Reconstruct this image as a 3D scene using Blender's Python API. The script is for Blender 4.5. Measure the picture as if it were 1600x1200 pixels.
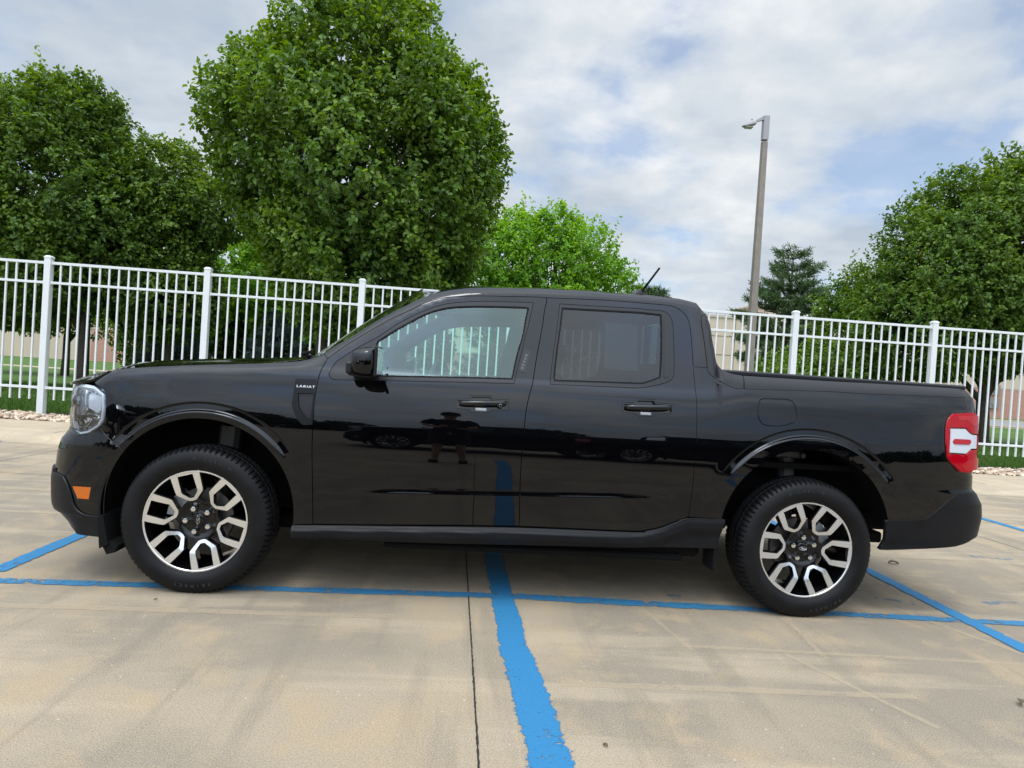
import bpy, bmesh, math, random
import numpy as np
from mathutils import Vector, Matrix
from mathutils.geometry import delaunay_2d_cdt
rad = math.radians
S = bpy.context.scene
for o in list(bpy.data.objects): bpy.data.objects.remove(o)
COL = S.collection

# ---------------------------------------------------------------- camera
cam = bpy.data.cameras.new("camera"); camo = bpy.data.objects.new("camera", cam); COL.objects.link(camo)
camo.matrix_world = Matrix(((0.99555045, -0.06320572, -0.06988808, 1.26954),
                            (-0.06891766, 0.01740805, -0.99747046, -4.10752),
                            (0.06426246, 0.99784868, 0.0129746, 1.15623),
                            (0, 0, 0, 1)))
cam.sensor_width = 36; cam.lens = 36*1005.76/1600; cam.clip_start = .05; cam.clip_end = 3000
S.camera = camo

# ---------------------------------------------------------------- world: daylight sky behind broken cloud
SUN_EL, SUN_AZ = 67, 200            # azimuth clockwise from +Y
W = bpy.data.worlds.new("World"); S.world = W; W.use_nodes = True
nt = W.node_tree; nt.nodes.clear()
def nd(t, kind, **kw):
    n = t.nodes.new(kind)
    for k, v in kw.items():
        if k in ('operation','noise_dimensions','sky_type','blend_type','data_type','interpolation','wave_type','bands_direction','feature','distance','musgrave_type','invert','rings_direction','vector_type','attribute_name','clamp'): setattr(n, k, v)
        elif k.startswith('i_'):
            key = k[2:]; key = int(key) if key.isdigit() else key.replace('_', ' ')
            n.inputs[key].default_value = v
    return n
def lk(t, a, b): t.links.new(a, b)
def ramp(t, stops, src=None, interp='LINEAR'):
    r = t.nodes.new('ShaderNodeValToRGB'); r.color_ramp.interpolation = interp
    e = r.color_ramp.elements
    while len(e) < len(stops): e.new(.5)
    for i, (p, c) in enumerate(stops):
        e[i].position = p; e[i].color = (c, c, c, 1) if not hasattr(c, '__len__') else (*c, 1)
    if src is not None: lk(t, src, r.inputs[0])
    return r
def math_(t, op, a, b=None, clamp=False):
    n = t.nodes.new('ShaderNodeMath'); n.operation = op; n.use_clamp = clamp
    for i, v in enumerate((a, b)):
        if v is None: continue
        if isinstance(v, (int, float)): n.inputs[i].default_value = v
        else: lk(t, v, n.inputs[i])
    return n.outputs[0]
def mixc(t, f, a, b, blend='MIX'):
    n = t.nodes.new('ShaderNodeMix'); n.data_type = 'RGBA'; n.blend_type = blend
    for i, v in ((0, f), (6, a), (7, b)):
        if isinstance(v, (int, float)): n.inputs[i].default_value = v
        elif hasattr(v, '__len__'): n.inputs[i].default_value = (*v, 1) if len(v) == 3 else v
        else: lk(t, v, n.inputs[i])
    return n.outputs[2]
sky = nd(nt, 'ShaderNodeTexSky', sky_type='NISHITA'); sky.sun_disc = False
sky.sun_elevation = rad(SUN_EL); sky.sun_rotation = rad(SUN_AZ); sky.dust_density = 2.5
tc = nd(nt, 'ShaderNodeTexCoord'); sp = nd(nt, 'ShaderNodeSeparateXYZ'); lk(nt, tc.outputs['Generated'], sp.inputs[0])
den = math_(nt, 'ADD', math_(nt, 'MAXIMUM', sp.outputs[2], 0.0), .22)
cb = nd(nt, 'ShaderNodeCombineXYZ')
lk(nt, math_(nt, 'DIVIDE', sp.outputs[0], den), cb.inputs[0]); lk(nt, math_(nt, 'DIVIDE', sp.outputs[1], den), cb.inputs[1])
n1 = nd(nt, 'ShaderNodeTexNoise', i_Scale=2.3, i_Detail=10., i_Roughness=.55, i_Distortion=.15); lk(nt, cb.outputs[0], n1.inputs['Vector'])
mp = nd(nt, 'ShaderNodeMapping'); mp.inputs['Location'].default_value = (7.3, 2.1, 4.4); lk(nt, cb.outputs[0], mp.inputs[0])
n2 = nd(nt, 'ShaderNodeTexNoise', i_Scale=1.7, i_Detail=10., i_Roughness=.52, i_Distortion=.15); lk(nt, mp.outputs[0], n2.inputs['Vector'])
n3 = nd(nt, 'ShaderNodeTexNoise', i_Scale=6., i_Detail=8., i_Roughness=.55, i_Distortion=.1); lk(nt, mp.outputs[0], n3.inputs['Vector'])
cover = ramp(nt, [(.38, .45), (.45, .80), (.53, 1.)], n1.outputs[0])
tone = ramp(nt, [(.36, (.60, .69, .80)), (.45, (.73, .81, .90)), (.53, (.86, .92, .98)), (.61, (1.05, 1.08, 1.10))], math_(nt, 'ADD', math_(nt, 'MULTIPLY', n2.outputs[0], .72), math_(nt, 'MULTIPLY', n3.outputs[0], .28)))
skyc = mixc(nt, 1.0, sky.outputs[0], (.18, .215, .245), 'MULTIPLY')
allc = mixc(nt, cover.outputs[0], skyc, tone.outputs[0])
hor = ramp(nt, [(.0, .55), (.22, 0.)], sp.outputs[2])
allc = mixc(nt, hor.outputs[0], allc, (.70, .79, .90))
# the cloud deck is brighter round the hidden sun, behind the viewer
dp = nd(nt, 'ShaderNodeVectorMath', operation='DOT_PRODUCT'); lk(nt, tc.outputs['Generated'], dp.inputs[0])
dp.inputs[1].default_value = (math.sin(rad(SUN_AZ))*math.cos(rad(SUN_EL)), math.cos(rad(SUN_AZ))*math.cos(rad(SUN_EL)), math.sin(rad(SUN_EL)))
glow = ramp(nt, [(.15, .62), (.45, .95), (.68, 1.60), (.84, 2.15), (1., 2.4)], dp.outputs['Value'])
allc = mixc(nt, 1., allc, glow.outputs[0], 'MULTIPLY')
bg = nd(nt, 'ShaderNodeBackground'); lk(nt, allc, bg.inputs[0]); bg.inputs[1].default_value = 1.38
wo = nd(nt, 'ShaderNodeOutputWorld'); lk(nt, bg.outputs[0], wo.inputs[0])

sd = bpy.data.lights.new("sun", 'SUN'); sd.energy = .8; sd.angle = rad(14); sd.color = (1, .97, .93)
so = bpy.data.objects.new("sun", sd); COL.objects.link(so)
so.rotation_euler = (rad(90-SUN_EL), 0, rad(-SUN_AZ)+math.pi)
dirv = Vector((math.sin(rad(SUN_AZ))*math.cos(rad(SUN_EL)), math.cos(rad(SUN_AZ))*math.cos(rad(SUN_EL)), math.sin(rad(SUN_EL))))
so.rotation_euler = dirv.to_track_quat('Z', 'Y').to_euler()

S.render.engine = 'CYCLES'
S.view_settings.view_transform = 'Standard'; S.view_settings.look = 'None'; S.view_settings.gamma = 1
S.view_settings.exposure = 0.0
S.cycles.max_bounces = 8; S.cycles.transparent_max_bounces = 16; S.cycles.glossy_bounces = 4; S.cycles.transmission_bounces = 8

# ---------------------------------------------------------------- materials
MAT = {}
def mat(name, col=(.5,.5,.5), rough=.5, metal=0., ior=None, bump=None, var=None, coat=0., trans=0., emis=None, spec=None):
    m = bpy.data.materials.new(name); m.use_nodes = True; t = m.node_tree
    b = t.nodes['Principled BSDF']
    b.inputs['Base Color'].default_value = (*col, 1); b.inputs['Roughness'].default_value = rough
    b.inputs['Metallic'].default_value = metal
    if ior: b.inputs['IOR'].default_value = ior
    if spec is not None: b.inputs['Specular IOR Level'].default_value = spec
    b.inputs['Coat Weight'].default_value = coat; b.inputs['Transmission Weight'].default_value = trans
    tcn = t.nodes.new('ShaderNodeTexCoord')
    if var:      # (scale, amount[, detail]) mottling of the base colour
        n = nd(t, 'ShaderNodeTexNoise', i_Scale=var[0], i_Detail=6., i_Roughness=.6); lk(t, tcn.outputs['Object'], n.inputs['Vector'])
        r = ramp(t, [(.3, tuple(c*(1-var[1]) for c in col)), (.7, tuple(min(1, c*(1+var[1])) for c in col))], n.outputs[0])
        lk(t, r.outputs[0], b.inputs['Base Color'])
        rr = ramp(t, [(.3, max(0, rough-.06)), (.7, min(1, rough+.08))], n.outputs[0]); lk(t, rr.outputs[0], b.inputs['Roughness'])
    if bump:     # (scale, distance)
        n = nd(t, 'ShaderNodeTexNoise', i_Scale=bump[0], i_Detail=4.); lk(t, tcn.outputs['Object'], n.inputs['Vector'])
        bp = nd(t, 'ShaderNodeBump'); bp.inputs['Distance'].default_value = bump[1]; bp.inputs['Strength'].default_value = .6
        lk(t, n.outputs[0], bp.inputs['Height']); lk(t, bp.outputs[0], b.inputs['Normal'])
    MAT[name] = m; return m

# ---------------------------------------------------------------- object helpers
def obj(name, me, m=None, parent=None, **tags):
    o = bpy.data.objects.new(name, me); COL.objects.link(o)
    if m is not None:
        for q in (m if isinstance(m, (list, tuple)) else [m]): me.materials.append(q)
    if parent is not None: o.parent = parent
    for k, v in tags.items(): o[k] = v
    return o
def empty(name, loc=(0,0,0), rz=0., **tags):
    o = bpy.data.objects.new(name, None); COL.objects.link(o); o.location = loc; o.rotation_euler = (0, 0, rz); o.empty_display_size = .1
    for k, v in tags.items(): o[k] = v
    return o
def mesh(name, V, F, smooth=False, M=None):
    me = bpy.data.meshes.new(name); me.from_pydata([tuple(map(float, v)) for v in V], [], [tuple(map(int, f)) for f in F])
    if smooth: me.polygons.foreach_set('use_smooth', [True]*len(me.polygons))
    if M is not None: me.polygons.foreach_set('material_index', M)
    me.update(); return me
class B:
    """collects simple solids into one mesh"""
    def __init__(s): s.V = []; s.F = []; s.M = []; s.mi = 0
    def add(s, V, F):
        n = len(s.V); s.V += [tuple(v) for v in V]; s.F += [tuple(i+n for i in f) for f in F]; s.M += [s.mi]*len(F); return s
    def box(s, x0, x1, y0, y1, z0, z1, c=0.):
        if c:
            V = []
            for z, k in ((z0, c), (z0+c, 0), (z1-c, 0), (z1, c)):
                V += [(x0+k+c*(k == 0), y0+k, z), (x1-k-c*(k == 0), y0+k, z), (x1-k, y0+k+c*(k == 0), z), (x1-k, y1-k-c*(k == 0), z), (x1-k-c*(k == 0), y1-k, z), (x0+k+c*(k == 0), y1-k, z), (x0+k, y1-k-c*(k == 0), z), (x0+k, y0+k+c*(k == 0), z)]
            F = [tuple(range(7, -1, -1)), tuple(range(24, 32))]
            for r in range(3):
                for i in range(8): F.append((r*8+i, r*8+(i+1) % 8, r*8+8+(i+1) % 8, r*8+8+i))
            return s.add(V, F)
        V = [(x, y, z) for z in (z0, z1) for y in (y0, y1) for x in (x0, x1)]
        return s.add(V, [(0,2,3,1), (4,5,7,6), (0,1,5,4), (1,3,7,5), (3,2,6,7), (2,0,4,6)])
    def tube(s, pts, rs, n=10, cap=True):
        pts = [Vector(p) for p in pts]
        if isinstance(rs, (int, float)): rs = [rs]*len(pts)
        V = []; F = []; up = Vector((0, 0, 1))
        for i, p in enumerate(pts):
            d = (pts[min(i+1, len(pts)-1)]-pts[max(i-1, 0)]).normalized()
            a = d.cross(up if abs(d.z) < .95 else Vector((1, 0, 0))).normalized(); b = d.cross(a)
            for k in range(n):
                t = 2*math.pi*k/n; V.append(p+(a*math.cos(t)+b*math.sin(t))*rs[i])
        for i in range(len(pts)-1):
            for k in range(n): F.append((i*n+k, i*n+(k+1) % n, (i+1)*n+(k+1) % n, (i+1)*n+k))
        if cap: F += [tuple(range(n-1, -1, -1)), tuple((len(pts)-1)*n+k for k in range(n))]
        return s.add(V, F)
    def prism(s, poly, a, b, axis='y'):
        n = len(poly); V = []
        for d in (a, b):
            for (p, q) in poly: V.append({'y': (p, d, q), 'x': (d, p, q), 'z': (p, q, d)}[axis])
        F = [tuple(range(n)), tuple(range(2*n-1, n-1, -1))]+[(i, (i+1) % n, n+(i+1) % n, n+i)[::-1] for i in range(n)]
        return s.add(V, F)
    def lathe(s, prof, c, n=48, axis='y'):
        """prof: (radius, depth) pairs, turned about an axis through c"""
        V = []; F = []
        for (r, d) in prof:
            for k in range(n):
                t = 2*math.pi*k/n
                V.append((c[0]+r*math.cos(t), c[1]+d, c[2]+r*math.sin(t)) if axis == 'y' else (c[0]+r*math.cos(t), c[1]+r*math.sin(t), c[2]+d))
        for i in range(len(prof)-1):
            for k in range(n): F.append((i*n+k, i*n+(k+1) % n, (i+1)*n+(k+1) % n, (i+1)*n+k))
        return s.add(V, F)
    def me(s, name, smooth=False):
        m = mesh(name, s.V, s.F, smooth, s.M)
        bm = bmesh.new(); bm.from_mesh(m); bmesh.ops.recalc_face_normals(bm, faces=bm.faces); bm.to_mesh(m); bm.free(); return m
def autosmooth(me, ang=35):
    bm = bmesh.new(); bm.from_mesh(me)
    for e in bm.edges:
        if len(e.link_faces) == 2 and e.calc_face_angle(0) > rad(ang): e.smooth = False
    for f in bm.faces: f.smooth = True
    bm.to_mesh(me); bm.free(); return me
def npmesh(name, V, F4, shade=None, smooth=False):
    """fast mesh of quads from numpy arrays"""
    me = bpy.data.meshes.new(name); nv = len(V); nf = len(F4); k = F4.shape[1]
    me.vertices.add(nv); me.vertices.foreach_set('co', np.ascontiguousarray(V, np.float32).ravel())
    me.loops.add(nf*k); me.loops.foreach_set('vertex_index', np.ascontiguousarray(F4, np.int32).ravel())
    me.polygons.add(nf); me.polygons.foreach_set('loop_start', np.arange(0, nf*k, k, dtype=np.int32))
    try: me.polygons.foreach_set('loop_total', np.full(nf, k, np.int32))
    except Exception: pass
    if smooth: me.polygons.foreach_set('use_smooth', np.ones(nf, bool))
    if shade is not None:
        a = me.attributes.new('shade', 'FLOAT', 'POINT'); a.data.foreach_set('value', shade.astype(np.float32))
    me.update(calc_edges=True); return me

# ================================================================= THE SETTING
def concrete(name, c1, c2, warm, side=False):
    m = bpy.data.materials.new(name); m.use_nodes = True; t = m.node_tree; b = t.nodes['Principled BSDF']; b.inputs['Roughness'].default_value = .88
    b.inputs['Specular IOR Level'].default_value = .3
    g = nd(t, 'ShaderNodeNewGeometry').outputs['Position']
    def noise(sc, det=5., rg=.6, dist=0., src=g, mapping=None):
        if mapping:
            q = nd(t, 'ShaderNodeMapping'); q.inputs['Scale'].default_value = mapping; lk(t, src, q.inputs[0]); src = q.outputs[0]
        n = nd(t, 'ShaderNodeTexNoise', i_Scale=sc, i_Detail=det, i_Roughness=rg, i_Distortion=dist); lk(t, src, n.inputs['Vector']); return n.outputs[0]
    big = noise(.75, 6, .55, .6); mid = noise(3.1, 7, .62, .5)
    c = mixc(t, ramp(t, [(.42, 0.), (.56, 1.)], big).outputs[0], c1, c2)
    c = mixc(t, ramp(t, [(.50, 0.), (.64, .75)], mid).outputs[0], c, warm)
    drag = noise(1.3, 6, .6, .4, mapping=(.35, 2.6, 1)); c = mixc(t, ramp(t, [(.52, 0.), (.61, .52)], drag).outputs[0], c, tuple(min(1, k*1.28) for k in c1))
    drag2 = noise(2.0, 5, .6, .3, mapping=(2.2, .25, 1)); c = mixc(t, ramp(t, [(.54, 0.), (.63, .45)], drag2).outputs[0], c, tuple(k*.80 for k in c2))
    # rusty patches, dark fine stains
    c = mixc(t, ramp(t, [(.66, 0.), (.78, .35)], noise(2.4, 5, .6, 1.2, mapping=(.5, 1.7, 1))).outputs[0], c, (.34, .22, .10))
    fine = noise(170., 4, .8); c = mixc(t, ramp(t, [(.40, .50), (.54, 0.)], fine).outputs[0], c, tuple(k*.45 for k in c2))
    fine2 = noise(260., 3, .75); c = mixc(t, ramp(t, [(.53, 0.), (.63, .5)], fine2).outputs[0], c, (.58, .54, .46))
    vo = nd(t, 'ShaderNodeTexVoronoi', i_Scale=27.); lk(t, g, vo.inputs['Vector'])
    sel = math_(t, 'MULTIPLY', ramp(t, [(.06, 1.), (.13, 0.)], vo.outputs['Distance']).outputs[0], ramp(t, [(.80, 0.), (.84, 1.)], math_(t, 'MULTIPLY', nd(t, 'ShaderNodeSeparateColor').outputs[0], 1.)).outputs[0])
    sc_ = [n for n in t.nodes if n.type == 'SEPARATE_COLOR'][-1]; lk(t, vo.outputs['Color'], sc_.inputs[0])
    c = mixc(t, math_(t, 'MULTIPLY', sel, .65), c, (.60, .52, .42))
    lk(t, c, b.inputs['Base Color'])
    bp = nd(t, 'ShaderNodeBump'); bp.inputs['Distance'].default_value = .0025; bp.inputs['Strength'].default_value = .55
    h = math_(t, 'ADD', fine, math_(t, 'MULTIPLY', noise(9., 4, .6, 0, mapping=(14, .4, 1)), .35)); lk(t, h, bp.inputs['Height']); lk(t, bp.outputs[0], b.inputs['Normal'])
    MAT[name] = m; return m
conc = concrete('concrete', (.348, .276, .186), (.246, .201, .146), (.392, .292, .172))
conc2 = concrete('sidewalk_concrete', (.46, .37, .25), (.385, .31, .215), (.49, .385, .24))
def sheet(x0, x1, y0, y1, z): return [(x0, y0, z), (x1, y0, z), (x1, y1, z), (x0, y1, z)]
b_ = B(); b_.add(sheet(-120, 120, -120, 3.85, 0), [(0,1,2,3)]); obj('parking_lot', b_.me('parking_lot'), conc, kind='structure')
# rolled kerb and gutter as a swept profile
prof = [(3.85, 0.), (3.95, -.004), (4.06, .006), (4.14, .045), (4.22, .066), (4.34, .07)]
b_ = B(); n = len(prof); V = [(x, y, z) for x in (-120, 120) for (y, z) in prof]; b_.add(V, [(i, n+i, n+i+1, i+1) for i in range(n-1)])
obj('kerb', b_.me('kerb', True), conc2, kind='structure')
b_ = B(); b_.add(sheet(-120, 120, 4.34, 5.62, .07), [(0,1,2,3)]); obj('sidewalk', b_.me('sidewalk'), conc2, kind='structure')
# lawn: one sheet to the horizon
grassm = mat('grass', (.050, .115, .018), .9, spec=.2)
t = grassm.node_tree; gp = nd(t, 'ShaderNodeNewGeometry').outputs['Position']
nA = nd(t, 'ShaderNodeTexNoise', i_Scale=.6, i_Detail=6.); lk(t, gp, nA.inputs['Vector']); nB = nd(t, 'ShaderNodeTexNoise', i_Scale=14., i_Detail=6., i_Roughness=.7); lk(t, gp, nB.inputs['Vector'])
gc = mixc(t, ramp(t, [(.35, 0.), (.65, 1.)], nA.outputs[0]).outputs[0], (.040, .095, .014), (.075, .135, .028)); gc = mixc(t, ramp(t, [(.4, 0.), (.65, .6)], nB.outputs[0]).outputs[0], gc, (.10, .17, .035))
lk(t, gc, t.nodes['Principled BSDF'].inputs['Base Color'])
b_ = B(); ys = [5.4, 6.4, 6.75, 9, 16, 30, 60, 150, 1500]; zs = [.03, .06, .09, .11, .12, .14, .16, .2, .2]
V = [(x, y, z) for y, z in zip(ys, zs) for x in (-1500, 1500)]; b_.add(V, [(2*i, 2*i+1, 2*i+3, 2*i+2) for i in range(len(ys)-1)])
obj('lawn', b_.me('lawn', True), grassm, kind='structure')
asph = mat('asphalt', (.21, .205, .20), .9, var=(.8, .15))
b_ = B(); b_.box(16, 120, 26, 40, .10, .150); obj('far_road', b_.me('far_road'), asph, kind='structure')
b_ = B(); b_.box(-70, 12, 26.5, 28.0, .10, .155); b_.box(16, 120, 40.0, 40.5, .10, .24); b_.box(16, 120, 25.5, 26.0, .10, .24); obj('far_path', b_.me('far_path'), conc2, kind='structure')
# joint between slabs: dark irregular sealant line
seal = mat('joint_sealant', (.018, .016, .014), .9)
rnd = random.Random(4)
def strip(name, p0, p1, w, z, m, jag=.0, step=.04, **tg):
    p0 = Vector((*p0, 0)); p1 = Vector((*p1, 0)); d = p1-p0; L = d.length; d.normalize(); s = Vector((-d.y, d.x, 0)); n = max(2, int(L/step)); V = []
    for i in range(n+1):
        for sg in (-1, 1):
            q = p0+d*(L*i/n)+s*sg*(w/2+rnd.uniform(-jag, jag)); V.append((q.x, q.y, z))
    me = mesh(name, V, [(2*i, 2*i+2, 2*i+3, 2*i+1) for i in range(n)])
    uv = me.uv_layers.new(name='UVMap')
    for l in me.loops: uv.data[l.index].uv = (l.vertex_index//2*L/n, float(l.vertex_index % 2))
    bm = bmesh.new(); bm.from_mesh(me); bmesh.ops.recalc_face_normals(bm, faces=bm.faces)
    if bm.faces and bm.faces[0].normal.z < 0: bmesh.ops.reverse_faces(bm, faces=bm.faces)
    bm.to_mesh(me); bm.free()
    return obj(name, me, m, kind='structure', **tg)
strip('slab_joint', (1.565, -12), (1.257, 3.9), .0065, .002, seal, .0016, .012)
for xx in (-3.2, 5.9): strip('slab_joint', (xx, -12), (xx-.02, 3.9), .006, .002, seal, .001, .05)
strip('slab_joint', (-30, 1.9), (30, 1.96), .005, .0022, seal, .001, .05)
for k in range(-6, 9):
    xx = -3.87+k*1.55*1.0
    strip('sidewalk_joint', (xx+.02, 4.34), (xx-.55*0, 5.62), .012, .0725, seal, .002, .1)
# paint
def paint(name, col, wear, alpha=1., fade=.0):
    m = bpy.data.materials.new(name); m.use_nodes = True; t = m.node_tree; b = t.nodes['Principled BSDF']; b.inputs['Roughness'].default_value = .7
    g = nd(t, 'ShaderNodeNewGeometry').outputs['Position']; uvn = nd(t, 'ShaderNodeUVMap'); s2 = nd(t, 'ShaderNodeSeparateXYZ'); lk(t, uvn.outputs[0], s2.inputs[0])
    n = nd(t, 'ShaderNodeTexNoise', i_Scale=26., i_Detail=6., i_Roughness=.7); lk(t, g, n.inputs['Vector'])
    nL = nd(t, 'ShaderNodeTexNoise', i_Scale=4.5, i_Detail=4., i_Roughness=.6); lk(t, g, nL.inputs['Vector'])
    nf = nd(t, 'ShaderNodeTexNoise', i_Scale=160., i_Detail=3.); lk(t, g, nf.inputs['Vector'])
    edge = math_(t, 'SUBTRACT', 1., math_(t, 'ABSOLUTE', math_(t, 'SUBTRACT', math_(t, 'MULTIPLY', s2.outputs[1], 2.), 1.)))   # 0 at the edges
    e2 = math_(t, 'MULTIPLY', math_(t, 'MINIMUM', edge, .30), 1.0)
    v = math_(t, 'ADD', math_(t, 'ADD', e2, math_(t, 'MULTIPLY', n.outputs[0], .9)), math_(t, 'MULTIPLY', nL.outputs[0], .55))
    v = math_(t, 'MULTIPLY', math_(t, 'ADD', v, math_(t, 'MULTIPLY', nf.outputs[0], .22)), .5)
    a = math_(t, 'MULTIPLY', ramp(t, [(wear-.015, 0.), (wear+.03, 1.)], v).outputs[0], alpha)
    c = mixc(t, nf.outputs[0], tuple(k*.75 for k in col), tuple(min(1, k*1.2) for k in col)); lk(t, c, b.inputs['Base Color']); lk(t, a, b.inputs['Alpha'])
    return m
blue = paint('blue_paint', (.020, .170, .345), .478); blueW = paint('blue_paint_worn', (.030, .17, .32), .518); blueF = paint('blue_paint_faint', (.06, .19, .33), .56, .5)
ghost = paint('old_line', (.52, .42, .28), .50, .45)
def polystrip(name, pts, z, m):
    n = []; 
    for k in range(len(pts)-1):
        (x0, y0, w0), (x1, y1, w1) = pts[k], pts[k+1]; q = max(2, int(abs(y1-y0)/.05))
        n += [(x0+(x1-x0)*i/q, y0+(y1-y0)*i/q, w0+(w1-w0)*i/q) for i in range(q)]
    n.append(pts[-1]); V = []
    for x, y, w in n: V += [(x-w/2+rnd.uniform(-.0025, .0025), y, z), (x+w/2+rnd.uniform(-.0012, .0012), y, z)]
    me = mesh(name, V, [(2*i, 2*i+1, 2*i+3, 2*i+2) for i in range(len(n)-1)]); uv = me.uv_layers.new(name='UVMap')
    for l in me.loops: uv.data[l.index].uv = (l.vertex_index//2*.05, float(l.vertex_index % 2))
    return obj(name, me, m, kind='structure')
polystrip('painted_stripe', [(1.72, -5.5, .165), (1.70, -4.2, .165), (1.598, -2.23, .166), (1.545, -1.4, .142), (1.523, -.74, .132), (1.502, .26, .132), (1.46, 3.8, .13)], .0022, blue)
strip('painted_stripe', (-3.3, -.90), (1.52, -.757), .090, .0030, blueW, .0015, .09)
strip('painted_stripe', (1.575, -.757), (2.6, -.800), .105, .0030, blueW, .0015, .09)
strip('painted_stripe', (2.6, -.800), (6.6, -.955), .088, .0034, blueW, .0015, .09)
strip('painted_stripe', (-1.045, -.70), (-1.065, 3.80), .110, .004, blue, .0018, .09)
strip('painted_stripe', (3.98, -4.5), (4.08, 3.80), .105, .0042, blue, .0018, .09)
strip('painted_stripe', (6.56, -1.5), (6.66, 3.80), .105, .004, blue, .0018, .09)
strip('painted_stripe', (9.10, -1.5), (9.20, 3.80), .105, .004, blue, .0018, .09)
strip('painted_stripe', (-4.05, -4), (-4.17, 3.86), .105, .004, blue, .0018, .09)
strip('painted_stripe', (-6.1, -2), (-6.16, 3.80), .105, .004, blue, .0018, .09)
for p0, p1, w in (((2.44, -.64), (2.52, -.64), .05), ((3.55, -.45), (3.70, -.40), .05), ((3.72, -.52), (3.90, -.62), .06), ((3.95, -.30), (4.02, -.28), .04), ((4.38, -.55), (4.62, -.50), .06), ((4.60, -.62), (4.75, -.70), .06), ((4.95, -.42), (5.3, -.45), .06), ((5.2, .55), (5.5, .50), .07), ((.52, -1.0), (.56, -1.12), .03)):
    strip('paint_overspray', p0, p1, w, .0016, blueF, .012, .02)
gz = .0008
for p0, p1, w in (((2.30, -1.31), (3.9, -1.385), .035), ((2.98, -.90), (2.92, -1.40), .03), ((2.25, -.90), (2.33, -1.35), .03), ((1.70, -1.70), (3.1, -1.72), .05), ((2.75, -1.36), (3.02, -1.95), .03), ((3.7, -.69), (4.0, -1.35), .05), ((-1.2, -1.15), (1.0, -1.10), .06), ((4.6, 2.1), (8.4, 1.0), .02), ((4.5, .4), (8.0, .6), .05), ((-3.6, 1.35), (-1.2, 1.25), .10), ((-3.5, .5), (-1.3, .55), .06), ((5.0, 2.6), (10.5, 2.9), .10)):
    gz = gz+.00012; strip('ghost_line', p0, p1, w, gz, ghost, w*.05, .08)

# gravel bed under the fence: uncountable stones, one object
rng = np.random.default_rng(11)
def gravel():
    N = 15000
    x = rng.uniform(-9.5, 12.5, N); y = 5.60+rng.beta(1.2, 1.2, N)*.80
    z = .075+rng.uniform(0, .03, N)+.012*np.sin(x*3)
    s = rng.uniform(.010, .030, N)*np.where(rng.random(N) < .12, 1.5, 1)
    base = np.array([(1,0,0),(0,1,0),(-1,0,0),(0,-1,0),(.5,.5,.8),(-.5,.5,.8),(-.5,-.5,.8),(.5,-.5,.8)])
    fa = np.array([(0,1,5,4),(1,2,6,5),(2,3,7,6),(3,0,4,7),(4,5,6,7)])
    V = base[None]*(s[:, None, None])*np.stack([rng.uniform(.8, 1.7, N), rng.uniform(.8, 1.6, N), rng.uniform(.5, 1., N)], 1)[:, None, :]
    V = V*rng.uniform(.75, 1.25, (N, 8, 1)); a = rng.uniform(0, 6.28, N); c, s_ = np.cos(a)[:, None], np.sin(a)[:, None]
    X = V[..., 0]*c-V[..., 1]*s_; Y = V[..., 0]*s_+V[..., 1]*c; tl = rng.uniform(-.5, .5, (N, 1))
    V = np.stack([X+x[:, None], Y+y[:, None], V[..., 2]+tl*X+z[:, None]], -1).reshape(-1, 3)
    F = (fa[None]+np.arange(N)[:, None, None]*8).reshape(-1, 4)
    return npmesh('gravel', V, F, np.repeat(rng.random(N), 8))
def attr_mat(name, stops, rough=.8, trans=0., spec=.5):
    m = bpy.data.materials.new(name); m.use_nodes = True; t = m.node_tree; b = t.nodes['Principled BSDF']; b.inputs['Roughness'].default_value = rough; b.inputs['Specular IOR Level'].default_value = spec
    at = t.nodes.new('ShaderNodeAttribute'); at.attribute_name = 'shade'
    r = ramp(t, stops, at.outputs['Fac']); lk(t, r.outputs[0], b.inputs['Base Color'])
    if trans:
        tr = t.nodes.new('ShaderNodeBsdfTranslucent'); mx = t.nodes.new('ShaderNodeMixShader'); mx.inputs[0].default_value = trans
        hs = nd(t, 'ShaderNodeHueSaturation'); hs.inputs['Value'].default_value = 1.7; hs.inputs['Saturation'].default_value = 1.15; hs.inputs['Hue'].default_value = .485; lk(t, r.outputs[0], hs.inputs['Color']); lk(t, hs.outputs[0], tr.inputs[0])
        lk(t, b.outputs[0], mx.inputs[1]); lk(t, tr.outputs[0], mx.inputs[2]); lk(t, mx.outputs[0], t.nodes['Material Output'].inputs[0])
    return m
rock = attr_mat('gravel_stone', [(0, (.20, .13, .09)), (.3, (.42, .30, .20)), (.65, (.60, .47, .34)), (1, (.74, .66, .54))], .85)
obj('gravel_bed', gravel(), rock, kind='stuff', label='tan river gravel bed running along the foot of the white fence', category='gravel')
b_ = B(); b_.add(sheet(-120, 120, 5.62, 6.42, .072), [(0,1,2,3)]); obj('gravel_soil', b_.me('gravel_soil'), mat('soil', (.26, .19, .13), .95, var=(20, .4)), kind='structure')
b_ = B(); b_.box(-60, 60, 6.42, 6.46, .0, .115); obj('bed_edging', b_.me('bed_edging'), mat('edging', (.02, .028, .02), .8), label='thin dark edging strip between gravel bed and lawn', category='edging')
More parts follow.
